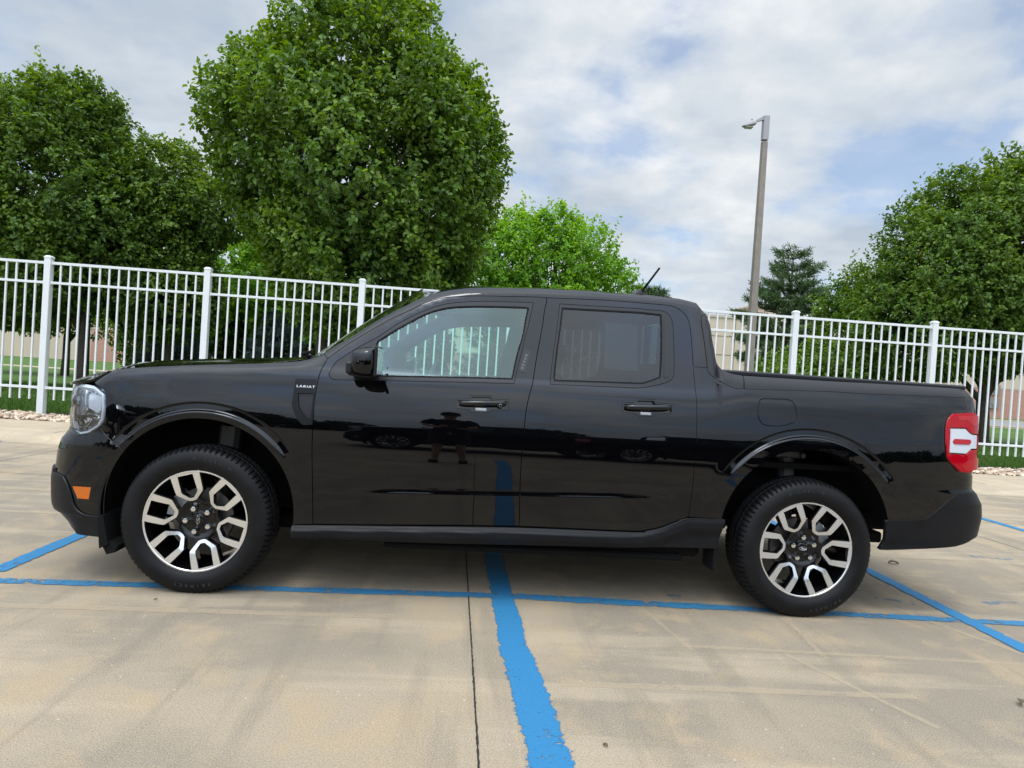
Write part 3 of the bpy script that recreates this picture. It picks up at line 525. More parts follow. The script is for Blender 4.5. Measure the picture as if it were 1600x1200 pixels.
# ---- measured outlines of the truck in metres: (length along the body, height)
BK={"fdoor":[[0.569,1.181],[0.612,1.222],[0.665,1.268],[0.721,1.31],[0.796,1.364],[0.872,1.417],[0.95,1.46],[1.028,1.507],[1.109,1.538],[1.192,1.554],[1.316,1.567],[1.479,1.576],[1.615,1.583],[1.663,1.583],[1.664,1.556],[1.655,1.516],[1.645,1.424],[1.63,1.329],[1.616,1.236],[1.606,1.153],[1.601,1.121],[1.584,1.049],[1.574,0.981],[1.57,0.911],[1.567,0.831],[1.565,0.735],[1.567,0.606],[1.576,0.405],[1.221,0.393],[0.796,0.374],[0.56,0.365],[0.546,0.584],[0.536,0.749],[0.533,0.885],[0.531,0.963],[0.534,1.022],[0.538,1.073],[0.545,1.117],[0.558,1.158]],"rdoor":[[1.663,1.583],[1.909,1.591],[2.031,1.593],[2.206,1.592],[2.338,1.589],[2.382,1.574],[2.406,1.558],[2.424,1.537],[2.439,1.495],[2.444,1.42],[2.446,1.334],[2.447,1.251],[2.45,1.174],[2.453,1.068],[2.454,0.954],[2.454,0.849],[2.451,0.775],[2.449,0.64],[2.44,0.494],[2.375,0.468],[2.304,0.437],[2.223,0.415],[2.16,0.408],[1.897,0.406],[1.576,0.405],[1.567,0.606],[1.565,0.735],[1.567,0.831],[1.57,0.911],[1.574,0.981],[1.584,1.049],[1.601,1.121],[1.606,1.153],[1.616,1.236],[1.63,1.329],[1.645,1.424],[1.655,1.516],[1.664,1.556]],"fmold":[[0.799,1.305],[0.877,1.369],[0.954,1.422],[1.032,1.466],[1.112,1.5],[1.194,1.52],[1.32,1.536],[1.446,1.543],[1.592,1.55],[1.587,1.511],[1.569,1.419],[1.551,1.336],[1.533,1.251],[1.512,1.147],[1.508,1.118],[1.175,1.105],[0.858,1.091],[0.64,1.081],[0.608,1.082],[0.591,1.095],[0.587,1.108],[0.6,1.145],[0.619,1.174],[0.666,1.212],[0.728,1.259]],"fglass":[[0.805,1.289],[0.879,1.347],[0.956,1.4],[1.034,1.449],[1.114,1.482],[1.196,1.5],[1.321,1.512],[1.447,1.519],[1.559,1.523],[1.573,1.518],[1.563,1.47],[1.546,1.357],[1.524,1.272],[1.5,1.137],[1.173,1.124],[0.803,1.107],[0.796,1.251]],"rmold":[[1.736,1.553],[1.909,1.555],[2.17,1.559],[2.205,1.556],[2.293,1.555],[2.327,1.54],[2.343,1.509],[2.348,1.457],[2.347,1.37],[2.345,1.284],[2.34,1.208],[2.322,1.187],[2.282,1.167],[2.169,1.138],[2.04,1.133],[1.824,1.128],[1.693,1.125],[1.694,1.159],[1.703,1.25],[1.714,1.347],[1.724,1.43]],"rglass":[[1.747,1.534],[1.909,1.537],[2.03,1.539],[2.169,1.541],[2.288,1.537],[2.288,1.452],[2.283,1.323],[2.271,1.196],[2.189,1.162],[2.133,1.155],[1.924,1.149],[1.712,1.142],[1.709,1.16],[1.711,1.201],[1.72,1.293],[1.734,1.405],[1.742,1.483]],"quarter":[[2.301,1.536],[2.322,1.511],[2.33,1.455],[2.328,1.368],[2.324,1.283],[2.316,1.205],[2.285,1.19],[2.292,1.323],[2.297,1.453]],"doorbot":[[0.461,0.358],[0.561,0.362],[1.063,0.381],[1.576,0.399],[2.16,0.404],[2.223,0.412],[2.304,0.433],[2.375,0.464],[2.44,0.489],[2.63,0.493]],"rockbot":[[0.464,0.299],[0.926,0.3],[1.309,0.305],[1.805,0.318],[2.164,0.326],[2.616,0.336]],"appl":[[2.539,1.563],[2.505,1.538],[2.502,1.511],[2.506,1.467],[2.513,1.381],[2.519,1.296],[2.52,1.266],[2.523,1.245],[2.542,1.221],[2.585,1.196],[2.623,1.177],[2.664,1.165],[2.704,1.164]],"apploutB":[[2.72,1.235]],"caplow":[[2.707,1.165],[2.939,1.173],[3.184,1.18],[3.395,1.181],[3.72,1.19],[4.106,1.199]],"seamC":[[2.445,1.264],[2.519,1.263]],"tailrec":[[4.094,1.137],[3.91,1.128],[3.899,1.128],[3.852,1.1],[3.805,1.069],[3.795,0.997],[3.795,0.861],[3.846,0.823],[3.918,0.782],[4.054,0.777]],"tail":[[3.851,1.112],[4.001,1.123],[4.07,1.099],[4.058,1.006],[4.036,0.926],[4.01,0.836],[3.984,0.803],[3.956,0.793],[3.892,0.794],[3.822,0.845],[3.798,0.874],[3.792,0.957],[3.799,1.041],[3.817,1.083]],"tailwhite":[[3.823,1.025],[3.929,1.028],[3.972,1.001],[4.054,0.997],[4.036,0.926],[3.966,0.926],[3.927,0.899],[3.81,0.9]],"pill":[[3.841,0.973],[3.944,0.973],[3.953,0.961],[3.938,0.948],[3.839,0.946],[3.83,0.959]],"bumprtop":[[4.019,0.694],[3.906,0.683],[3.877,0.671],[3.824,0.633],[3.766,0.584],[3.723,0.552],[3.689,0.54],[3.582,0.532],[3.495,0.527]],"bumprbot":[[3.504,0.424],[3.495,0.384],[3.486,0.368],[3.565,0.372],[3.884,0.393],[3.962,0.406],[4.052,0.437],[4.099,0.463]],"fuel":[[2.787,1.11],[2.804,1.119],[2.868,1.122],[2.934,1.124],[2.963,1.114],[2.977,1.083],[2.986,1.034],[2.974,1.011],[2.914,0.99],[2.849,0.984],[2.803,0.989],[2.781,1.014],[2.776,1.063]],"lamp":[[-0.762,0.967],[-0.689,0.983],[-0.555,0.975],[-0.491,0.942],[-0.476,0.873],[-0.481,0.811],[-0.503,0.778],[-0.562,0.743],[-0.614,0.731],[-0.685,0.74],[-0.767,0.812],[-0.773,0.91]],"bfseam":[[-0.493,0.781],[-0.461,0.752],[-0.423,0.723],[-0.369,0.689]],"bumpgrey":[[-0.805,0.535],[-0.696,0.524],[-0.666,0.498],[-0.637,0.451],[-0.61,0.388],[-0.573,0.357],[-0.532,0.348],[-0.445,0.35]],"bumpfbot":[[-0.843,0.374],[-0.773,0.339],[-0.693,0.307],[-0.753,0.231],[-0.645,0.235],[-0.54,0.237],[-0.43,0.238]],"marker":[[-0.625,0.481],[-0.517,0.485],[-0.528,0.427],[-0.592,0.425]],"fendfront":[[-0.592,0.99],[-0.521,0.974],[-0.481,0.949],[-0.465,0.874],[-0.469,0.81],[-0.489,0.778]],"vent":[[0.429,1.075],[0.533,1.078],[0.531,1.006],[0.532,0.854],[0.488,0.849],[0.462,0.869],[0.426,0.934],[0.425,0.978],[0.426,1.015]],"ventin":[[0.449,1.003],[0.521,1.006],[0.52,0.881],[0.496,0.887],[0.459,0.939]],"text":[[0.435,1.03],[0.53,1.036]],"h1":[[1.222,1.02],[1.286,1.026],[1.294,1.043],[1.39,1.049],[1.404,1.031],[1.481,1.033],[1.485,0.985],[1.401,0.979],[1.382,0.965],[1.306,0.96],[1.286,0.976],[1.225,0.976]],"h1bar":[[1.239,1.015],[1.472,1.028],[1.473,1.001],[1.24,0.99]],"h2":[[2.066,1.053],[2.129,1.058],[2.139,1.076],[2.229,1.08],[2.239,1.063],[2.325,1.063],[2.327,1.016],[2.239,1.011],[2.223,0.996],[2.15,0.993],[2.13,1.006],[2.068,1.007]],"h2bar":[[2.082,1.047],[2.315,1.058],[2.316,1.03],[2.083,1.02]],"key":[[1.558,1.299],[1.587,1.288],[1.562,1.177],[1.531,1.181]],"fendtop":[[-0.592,0.99],[-0.54,1.03],[-0.478,1.062],[-0.341,1.08],[-0.142,1.102],[0.038,1.119],[0.22,1.136],[0.342,1.149],[0.438,1.162],[0.495,1.18],[0.54,1.204]],"hood":[[-0.763,1.0],[-0.753,1.015],[-0.669,1.036]],"nose":[[-0.85,0.601],[-0.805,0.535],[-0.835,0.651],[-0.817,0.681],[-0.746,0.716],[-0.845,0.454]],"ZT":[[-0.589,-0.569,-0.549,-0.529,-0.509,-0.489,-0.469,-0.449,-0.429,-0.409,-0.389,-0.369,-0.349,-0.329,-0.309,-0.289,-0.269,-0.249,-0.229,-0.209,-0.189,-0.169,-0.149,-0.129,-0.109,-0.089,-0.069,-0.049,-0.029,-0.009,0.011,0.031,0.051,0.071,0.091,0.111,0.131,0.151,0.171,0.191,0.211,0.231,0.251,0.271,0.291,0.311,0.331,0.351,0.371,0.391,0.411,0.431,0.451,0.471,0.491,0.511,0.531,0.551,0.571,0.591,0.611,0.631,0.651,0.671,0.691,0.711,0.731,0.751,0.771,0.791,0.811,0.831,0.851,0.871,0.891,0.911,0.931,0.951,0.971,0.991,1.011,1.031,1.051,1.071,1.091,1.111,1.131,1.151,1.171,1.191,1.211,1.231,1.251,1.271,1.291,1.311,1.331,1.351,1.371,1.391,1.411,1.431,1.451,1.471,1.491,1.511,1.531,1.551,1.571,1.591,1.611,1.631,1.651,1.671,1.691,1.711,1.731,1.751,1.771,1.791,1.811,1.831,1.851,1.871,1.891,1.911,1.931,1.951,1.971,1.991,2.011,2.031,2.051,2.071,2.091,2.111,2.131,2.151,2.171,2.191,2.211,2.231,2.251,2.271,2.291,2.311,2.331,2.351,2.371,2.391,2.411,2.431,2.492,2.514,2.536,2.556,2.563,2.573,2.575,2.587,2.607,2.658,2.721,3.204,3.419,3.752,4.009,4.108],[0.99,1.003,1.016,1.028,1.039,1.049,1.057,1.063,1.067,1.07,1.073,1.076,1.078,1.081,1.083,1.086,1.088,1.09,1.093,1.095,1.097,1.099,1.101,1.104,1.106,1.107,1.109,1.111,1.113,1.115,1.117,1.119,1.121,1.122,1.124,1.126,1.128,1.13,1.132,1.134,1.135,1.137,1.139,1.142,1.144,1.146,1.148,1.151,1.153,1.156,1.159,1.163,1.168,1.174,1.182,1.191,1.203,1.217,1.232,1.248,1.263,1.277,1.292,1.307,1.323,1.339,1.355,1.37,1.385,1.4,1.414,1.427,1.441,1.454,1.466,1.479,1.491,1.504,1.517,1.529,1.539,1.548,1.557,1.564,1.572,1.578,1.584,1.59,1.594,1.598,1.602,1.606,1.609,1.611,1.614,1.616,1.617,1.619,1.62,1.621,1.622,1.624,1.625,1.626,1.627,1.628,1.629,1.631,1.632,1.633,1.634,1.635,1.635,1.636,1.637,1.637,1.638,1.638,1.639,1.64,1.64,1.641,1.641,1.642,1.642,1.643,1.642,1.642,1.641,1.641,1.64,1.64,1.64,1.64,1.64,1.64,1.64,1.64,1.641,1.641,1.641,1.641,1.641,1.641,1.641,1.64,1.639,1.638,1.637,1.635,1.634,1.63,1.616,1.585,1.562,1.498,1.419,1.351,1.308,1.28,1.259,1.241,1.235,1.236,1.239,1.242,1.242,1.239]]}
# ---- body surface: plan curve swept by a side profile
WB=3.076
def _cr(pts,n=24):
    pts=np.array(pts,float);P=np.vstack([2*pts[0]-pts[1],pts,2*pts[-1]-pts[-2]]);o=[]
    for i in range(1,len(P)-2):
        t=np.linspace(0,1,n,endpoint=False)[:,None]
        o.append(.5*(2*P[i]+(P[i+1]-P[i-1])*t+(2*P[i-1]-5*P[i]+4*P[i+1]-P[i+2])*t*t+(3*P[i]-P[i-1]-3*P[i+1]+P[i+2])*t**3))
    o.append(pts[-1:]);return np.vstack(o)
FC=[(-.895,0),(-.892,-.25),(-.882,-.45),(-.865,-.58),(-.835,-.69),(-.785,-.775),(-.70,-.840),(-.60,-.878),(-.45,-.908),(-.25,-.921),(0,-.922)]
RC=[(3.2,-.922),(3.5,-.921),(3.75,-.913),(3.92,-.895),(4.02,-.870),(4.09,-.825),(4.135,-.75),(4.155,-.6),(4.165,-.35),(4.17,0)]
_c=np.vstack([_cr(FC),_cr([(0,-.922),(1,-.922),(2.2,-.922),(3.2,-.922)])[1:],_cr(RC)[1:]])
_s=np.r_[0,np.cumsum(np.hypot(*np.diff(_c,axis=0).T))]
_i0=np.argmin(abs(_c[:,0])+abs(_c[:,1]+.922)); _s-=_s[_i0]
U0,U1=_s[0],_s[-1]
def base(u):
    x=np.interp(u,_s,_c[:,0]);y=np.interp(u,_s,_c[:,1])
    e=.03;dx=np.interp(u+e,_s,_c[:,0])-np.interp(u-e,_s,_c[:,0]);dy=np.interp(u+e,_s,_c[:,1])-np.interp(u-e,_s,_c[:,1])
    # beyond the ends mirror the curve
    dy=np.where((u-e<U0)|(u+e>U1),0,dy);dx=np.where(u-e<U0,1e-9*0,dx)
    dy=np.where(u-e<U0,-1,dy);dy=np.where(u+e>U1,1,dy);dx=np.where(u+e>U1,0,dx)
    n=np.hypot(dx,dy);return x,y,dy/n,-dx/n     # outward normal (nx,ny)
# tilt table in degrees (z, tilt up)
TZ=[.20,.36,.40,.70,.75,.80,.85,.90,.95,1.0,1.06,1.10,1.13,1.16,1.75]
TT=[-6,-2.5,-2.5,-2.0,.2,1.4,2.8,5.5,8.5,9.5,12,20,27,19.5,19.5]
_z=np.linspace(.1,1.8,3401);_in=np.cumsum(np.tan(np.radians(np.interp(_z,TZ,TT))))*(_z[1]-_z[0])
_in=_in-np.interp(.72,_z,_in)+.012
_inb=np.cumsum(np.tan(np.radians(np.interp(_z,TZ[:9]+[1.02,1.10,1.16,1.22,1.8],TT[:9]+[8.5,11,22,15,15]))))*(_z[1]-_z[0])
_inb=_inb-np.interp(.72,_z,_inb)+.012
ZTX=[-.9,-.8,2.5];ZTZ=[1.0,1.05,1.1]
FRZ=[.20,.24,.27,.30,.33,.36,.40,.50,.60,.65,.70,.73,.755,.80,.90,1.0,1.04,1.08,1.12,1.3]
FRI=[.167,.153,.135,.101,.068,.051,.045,.041,.052,.056,.076,.105,.128,.129,.126,.132,.15,.20,.28,.5]
RRZ=[.20,.30,.36,.45,.55,.62,.68,.70,.80,1.0,1.13,1.19,1.25,1.3]
RRI=[.14,.11,.055,.015,0,.008,.045,.075,.078,.068,.055,.065,.10,.2]
def smooth(a,b,x):
    t=np.clip((x-a)/(b-a),0,1);return t*t*(3-2*t)
ZT=BK['ZT']
def arch(x,z,xc,zc,rh,rout):
    """ledge of the wheel arch: outset in metres"""
    r=np.hypot(x-xc,z-zc);a=np.degrees(np.arctan2(z-zc,np.abs(x-xc)))
    f=smooth(33,47,a)
    lip=smooth(rh+.007,rh-.009,r)
    dip=-.007*smooth(rout+.004,rout-.004,r)*1.0
    return f*(dip+.013*lip)+.003*(1-f)*smooth(rout+.05,rh,r)+.006*f*lip*smooth(.8,.95,z)
def inset(u,z):
    x,y,nx,ny=base(u)
    bed=smooth(2.42,2.75,x)
    s=np.interp(z,_z,_in)*(1-bed)+np.interp(z,_z,_inb)*bed
    # sculpted crease low on the doors
    A=smooth(.62,1.0,x)*smooth(2.42,2.0,x);zc=.541+.031*(x-1.05)
    tt=np.clip((z-zc)/.036,0,1);s=s-A*.0042*(1-tt)**2
    if ZT is not None:
        zt=np.interp(x,ZT[0],ZT[1]);sl=(np.interp(x+.01,ZT[0],ZT[1])-np.interp(x-.01,ZT[0],ZT[1]))/.02
        d=np.maximum((zt-z)/np.sqrt(1+sl*sl),-.01);w=.05
        s=s+np.where((x>-.75)&(x<4.1),10.*np.clip(w-d,0,w+.01)**2,0)
    s=s-arch(x,z,.01,.40,.492,.530)*1.-arch(x,z,3.062,.42,.520,.558)
    fr=np.interp(z,FRZ,FRI);rr=np.interp(z,RRZ,RRI)
    c=ny*ny
    end=np.where(x<1.5,fr,rr)
    # bring ends in also along the corner
    return s*c+end*np.sqrt(np.clip(1-c,0,1))
def P(u,z,off=0.):
    u=np.asarray(u,float);z=np.asarray(z,float)
    sg=np.where(u<U0,-1.,np.where(u>U1,-1.,1.)); uu=np.where(u<U0,2*U0-u,np.where(u>U1,2*U1-u,u))
    x,y,nx,ny=base(uu);i=inset(uu,z)-off
    return np.stack([x-nx*i,(y-ny*i)*sg,z+0*x],-1)
def Nrm(u,z,h=.0015):
    a=P(u+h,z)-P(u-h,z);b=P(u,z+h)-P(u,z-h);n=np.cross(a,b);n/=np.linalg.norm(n,axis=-1,keepdims=True)+1e-12
    return n
# ================================================================= THE TRUCK
paintm = bpy.data.materials.new('black_paint'); paintm.use_nodes = True
t = paintm.node_tree; pb = t.nodes['Principled BSDF']; pb.inputs['Base Color'].default_value = (.0012, .0012, .0016, 1); pb.inputs['Roughness'].default_value = .02; pb.inputs['IOR'].default_value = 1.47; pb.inputs['Specular Tint'].default_value = (.92, .945, 1., 1)
pn = nd(t, 'ShaderNodeTexNoise', i_Scale=2.3, i_Detail=2.); pt = nd(t, 'ShaderNodeTexCoord'); lk(t, pt.outputs['Object'], pn.inputs['Vector'])
pp = nd(t, 'ShaderNodeBump'); pp.inputs['Distance'].default_value = .0022; pp.inputs['Strength'].default_value = .5; lk(t, pn.outputs[0], pp.inputs['Height']); lk(t, pp.outputs[0], pb.inputs['Normal'])
PAINT = paintm
CLAD = mat('grey_cladding', (.006, .0064, .008), .42, var=(7, .35), spec=.19)
SATIN = mat('satin_black', (.010, .010, .012), .36, spec=.35)
TRIMG = mat('gloss_black_trim', (.003, .003, .0035), .06, ior=1.5)
RUB = mat('rubber', (.0055, .0055, .0062), .50, var=(9, .4), spec=.20)
DARK = mat('dark_inner', (.006, .006, .006), .8, spec=.2)
MATTE = mat('matte_liner', (.006, .006, .006), .9, spec=.15)
MACH = mat('machined_aluminium', (.80, .82, .86), .26, 1.0)
GLB = mat('gloss_black_wheel', (.003, .003, .0035), .15, ior=1.42)
CHR = mat('chrome', (.75, .75, .76), .10, 1.0)
IRON = mat('brake_iron', (.16, .15, .145), .45, .8)
CAL = mat('caliper', (.42, .43, .44), .4, .6)
TRIMIN = mat('interior_trim', (.075, .08, .085), .7)
SEAT = mat('seat_leather', (.045, .045, .05), .55)
HEAD = mat('headliner', (.35, .36, .36), .9)
def glass(name, tint, refl, rough=0., tr=(1, 1, 1)):
    rc = tr
    m = bpy.data.materials.new(name); m.use_nodes = True; t = m.node_tree; t.nodes.remove(t.nodes['Principled BSDF'])
    tr = nd(t, 'ShaderNodeBsdfTransparent'); tr.inputs[0].default_value = (*tint, 1)
    gl = nd(t, 'ShaderNodeBsdfGlossy'); gl.inputs['Roughness'].default_value = rough; gl.inputs[0].default_value = (*rc, 1)
    fr = nd(t, 'ShaderNodeFresnel'); fr.inputs[0].default_value = 1.5
    f = math_(t, 'ADD', fr.outputs[0], refl, True)
    mx = nd(t, 'ShaderNodeMixShader'); lk(t, f, mx.inputs[0]); lk(t, tr.outputs[0], mx.inputs[1]); lk(t, gl.outputs[0], mx.inputs[2]); lk(t, mx.outputs[0], t.nodes['Material Output'].inputs[0]); return m
GF = glass('front_glass', (.62, .86, .81), .045, tr=(.80, .98, .96)); GR = glass('privacy_glass', (.17, .22, .23), .0); GW = glass('windshield_glass', (.55, .78, .68), .05)
LENS = glass('clear_lens', (.93, .95, .97), .03)
LAMPIN = mat('lamp_reflector', (.55, .58, .62), .22, .85)
LAMPDK = mat('lamp_dark', (.06, .065, .07), .3, .3)
LAMPW = mat('lamp_white', (.70, .74, .80), .25)
RED = mat('red_lens', (.33, .0012, .008), .06, ior=1.36); REDD = mat('red_lens_dark', (.36, .003, .010), .12)
WLEN = mat('white_lens', (.50, .52, .55), .12); AMB = mat('amber_lens', (.50, .115, .008), .2)
KMK = mat('keypad_print', (.22, .22, .23), .6)
WHT = mat('badge_silver', (.72, .73, .75), .3, .5)

TR = empty('pickup_truck', (0, 0, 0), label='glossy black four door pickup truck parked side on across the blue lines', category='pickup truck')

def densify(poly, step=.02, closed=True, smooth_ang=32):
    """resample an outline: soft bends become curves, corners stay"""
    p = np.array(poly, float); n = len(p); out = []
    def corner(i):
        a = p[i]-p[i-1]; c = p[(i+1) % n]-p[i]; la, lc = np.hypot(*a), np.hypot(*c)
        return math.degrees(math.acos(np.clip((a@c)/(la*lc+1e-12), -1, 1))) > smooth_ang
    cs = [corner(i) for i in range(n)]
    for i in range(n):
        a, b = p[i], p[(i+1) % n]; m = max(1, int(math.ceil(np.hypot(*(b-a))/step)))
        pa = p[i-1] if not cs[i] else 2*a-b; pc = p[(i+2) % n] if not cs[(i+1) % n] else 2*b-a
        for k in range(m):
            t = k/m; out.append(.5*(2*a+(b-pa)*t+(2*pa-5*a+4*b-pc)*t*t+(3*a-pa-3*b+pc)*t**3) if m > 1 else a)
    return np.array(out)
def inset_poly(p, d):
    """move an outline inwards by d metres"""
    p = np.array(p, float); n = len(p); A = .5*sum(p[i-1][0]*p[i][1]-p[i][0]*p[i-1][1] for i in range(n)); s = 1 if A > 0 else -1; q = np.zeros_like(p)
    for i in range(n):
        e1 = p[i]-p[i-1]; e2 = p[(i+1) % n]-p[i]; n1 = np.array([-e1[1], e1[0]])/(np.hypot(*e1)+1e-12)*s; n2 = np.array([-e2[1], e2[0]])/(np.hypot(*e2)+1e-12)*s
        m = n1+n2; k = m@m; q[i] = p[i]+(m/k*2*d if k > .3 else n1*d)
    return q
def pip(P_, poly):
    x, y = P_[:, 0], P_[:, 1]; ins = np.zeros(len(P_), bool); q = np.asarray(poly); j = len(q)-1
    for i in range(len(q)):
        xi, yi = q[i]; xj, yj = q[j]; c = ((yi > y) != (yj > y)) & (x < (xj-xi)*(y-yi)/(yj-yi+1e-15)+xi); ins ^= c; j = i
    return ins
def dist_to(P_, poly):
    d = np.full(len(P_), 9.); q = np.asarray(poly); n = len(q)
    for i in range(n):
        a = q[i]; e = q[(i+1) % n]-a; t = np.clip(((P_-a)@e)/(e@e+1e-15), 0, 1); d = np.minimum(d, np.hypot(*(P_-a-t[:, None]*e).T))
    return d
GRIDZ = None
def fill(outer, holes, step, extra=None):
    o = np.asarray(outer); x0, y0 = o.min(0); x1, y1 = o.max(0)
    X, Y = np.meshgrid(np.arange(x0, x1, step), np.arange(y0, y1, step)); G = np.stack([X.ravel(), Y.ravel()], 1)
    if extra is not None:
        cz = .541+.031*(G[:, 0]-1.05); G = G[~((np.abs(G[:, 1]-cz-.016) < .045) & (G[:, 0] > .55) & (G[:, 0] < 2.47))]
        for (xc, zc, r0) in ((.01, .40, .455), (3.062, .42, .458)): G = G[np.hypot(G[:, 0]-xc, G[:, 1]-zc) > r0+.140]
    if extra is not None and len(extra): G = np.concatenate([G, extra])
    loops = [o]+[np.asarray(h) for h in holes]; k = pip(G, o)
    for h in loops[1:]: k &= ~pip(G, h)
    G = G[k]
    for l in loops: G = G[dist_to(G, l) > step*.35] if extra is None else G[dist_to(G, l) > .004]
    pts = []; edges = []
    for l in loops:
        n0 = len(pts); pts += [tuple(q) for q in l]; edges += [(n0+i, n0+(i+1) % len(l)) for i in range(len(l))]
    nb = len(pts); pts += [tuple(q) for q in G]
    v, e, f, ov, oe, of = delaunay_2d_cdt([Vector(q) for q in pts], edges, [], 0, 1e-6)
    V = np.array([[q.x, q.y] for q in v]); F = np.array([list(t) for t in f if len(t) == 3]); c = V[F].mean(1); k = pip(c, o)
    for h in loops[1:]: k &= ~pip(c, h)
    F = F[k]; a = V[F]; ar = (a[:, 1, 0]-a[:, 0, 0])*(a[:, 2, 1]-a[:, 0, 1])-(a[:, 1, 1]-a[:, 0, 1])*(a[:, 2, 0]-a[:, 0, 0])
    F = F[np.abs(ar) > 1e-9]; ar = ar[np.abs(ar) > 1e-9]; F[ar < 0] = F[ar < 0][:, ::-1]
    return V, F, loops
# finer points where the surface bends: crease rows and rings about the wheel arches
_ex = []
for zc in (-.02, -.008, -.002, 0, .004, .008, .013, .018, .024, .030, .036, .045, .056):
    xs = np.arange(.56, 2.46, .025); _ex.append(np.stack([xs, .541+.031*(xs-1.05)+zc], 1))
for (xc, zc, r0) in ((.01, .40, .455), (3.062, .42, .458)):
    for r in np.arange(r0, r0+.135, .0042):
        a = np.radians(np.arange(-10, 190.1, 1.6)); _ex.append(np.stack([xc+r*np.cos(a), zc+r*np.sin(a)], 1))
EXTRA = np.concatenate(_ex)
def panel_data(poly, holes=(), off=0., step=.022, lip=.016, extra=None, dens=True, gap=0., shape=None, back=False):
    o = densify(poly) if dens else np.array(poly, float)
    hs = [densify(h) if dens else np.array(h, float) for h in holes]
    if gap: o = inset_poly(o, gap); hs = [inset_poly(h, -gap) for h in hs]
    V, F, loops = fill(o, hs, step, extra)
    offv = off if shape is None else off+shape(V[:, 0], V[:, 1])
    Q = P(V[:, 0], V[:, 1], offv)
    if shape is None: N = Nrm(V[:, 0], V[:, 1])
    else:
        h = .0015; f = lambda u, z: P(u, z, off+shape(u, z))
        N = np.cross(f(V[:, 0]+h, V[:, 1])-f(V[:, 0]-h, V[:, 1]), f(V[:, 0], V[:, 1]+h)-f(V[:, 0], V[:, 1]-h)); N /= np.linalg.norm(N, axis=1, keepdims=True)+1e-12
    VV = [Q]; NN = [N]; FF = [F]; n = len(Q)
    for li, l in enumerate(loops):
        l = np.asarray(l); m = len(l); A = .5*sum(l[i-1][0]*l[i][1]-l[i][0]*l[i-1][1] for i in range(m)); of = off if shape is None else off+shape(l[:, 0], l[:, 1])
        a = P(l[:, 0], l[:, 1], of); nn = Nrm(l[:, 0], l[:, 1]); ip = inset_poly(l, .0022 if li == 0 else -.0022)
        # tiny rounded edge then the return flange
        bq = P(ip[:, 0], ip[:, 1], of); c = a-nn*.0015+(a-bq)*.25; d = a-nn*lip
        on = (a-bq); on /= np.linalg.norm(on, axis=1, keepdims=True)+1e-9
        n1 = nn+on*1.0; n1 /= np.linalg.norm(n1, axis=1, keepdims=True)
        base_ = n; VV += [a, c, d]; NN += [nn, n1, on]
        i = np.arange(m); j = (i+1) % m; s = (A > 0) == (li == 0)
        for r in (0, 1):
            q = np.stack([base_+r*m+i, base_+(r+1)*m+i, base_+(r+1)*m+j, base_+r*m+j], 1)
            if not s: q = q[:, ::-1]
            FF.append(q)
        n += 3*m
    return np.concatenate(VV), np.concatenate(NN), FF
def build(name, datas, m, parent, side=1, **tags):
    """side=-1 mirrors to the right hand side; datas may be several panels joined"""
    V = []; N = []; F = []; n = 0
    for (v, nn, ff, sg) in datas:
        sg *= side; k = np.array([1, sg, 1.]); V.append(v*k); N.append(nn*k)
        for f in ff: F += [tuple(int(x)+n for x in (q if sg > 0 else q[::-1])) for q in f]
        n += len(v)
    V = np.concatenate(V); N = np.concatenate(N)
    me = bpy.data.meshes.new(name); me.from_pydata(V.tolist(), [], F); me.polygons.foreach_set('use_smooth', [True]*len(F))
    # face the panel outwards
    me.update(); me.normals_split_custom_set_from_vertices([tuple(x) for x in N])
    return obj(name, me, m, parent, **tags)
def panel(name, m, parent, both=False, side=1, **kw):
    v, n, f = panel_data(**kw); d = [(v, n, f, 1)]
    if both: d.append((v, n, f, -1))
    return build(name, d, m, parent, side)
ZTx, ZTz = ZT
def top(x): return float(np.interp(x, ZTx, ZTz))
def toprun(x0, x1, n=40):
    """the body's upper outline between two stations"""
    s = 1 if x1 > x0 else -1; xs = [x for x in ZTx if min(x0, x1) < x < max(x0, x1)]; xs = sorted(xs)[::s]
    return [(x0, top(x0))]+[(x, top(x)) for x in xs]+[(x1, top(x1))]
def arc(xc, zc, r, a0, a1, n=40): return [(xc+r*math.cos(rad(a)), zc+r*math.sin(rad(a))) for a in np.linspace(a0, a1, n)]
def ang(xc, zc, q): return math.degrees(math.atan2(q[1]-zc, q[0]-xc))
AF = (.01, .40, .453); AR = (3.062, .42, .455)
K = BK
# --- door outlines share one shut line
fd = K['fdoor']; rd = K['rdoor']
ia = K['fdoor'].index([1.662, 1.582]) if [1.662, 1.582] in fd else max(range(len(fd)), key=lambda i: fd[i][0]+fd[i][1]*.5)
fend_back = fd[26+1:][:]          # filled below
# front fender: along the top edge, down behind the lamp, round the arch, up the shut line
botf = K['doorbot'][0]
i_bot = min(range(len(fd)), key=lambda i: (fd[i][0]-.561)**2+(fd[i][1]-.365)**2)
shut = fd[i_bot:]                                # from sill up to the A pillar base
tp = toprun(.541, -.584)
fen = tp+K['fendfront'][1:]+K['bfseam'][1:]
e = K['bfseam'][-1]; a0 = ang(AF[0], AF[1], e); fen += arc(*AF, a0, 2, 34)+[(.4635, .38), tuple(botf), tuple(shut[0])]+[tuple(q) for q in shut[1:]]+[tuple(fd[0])]
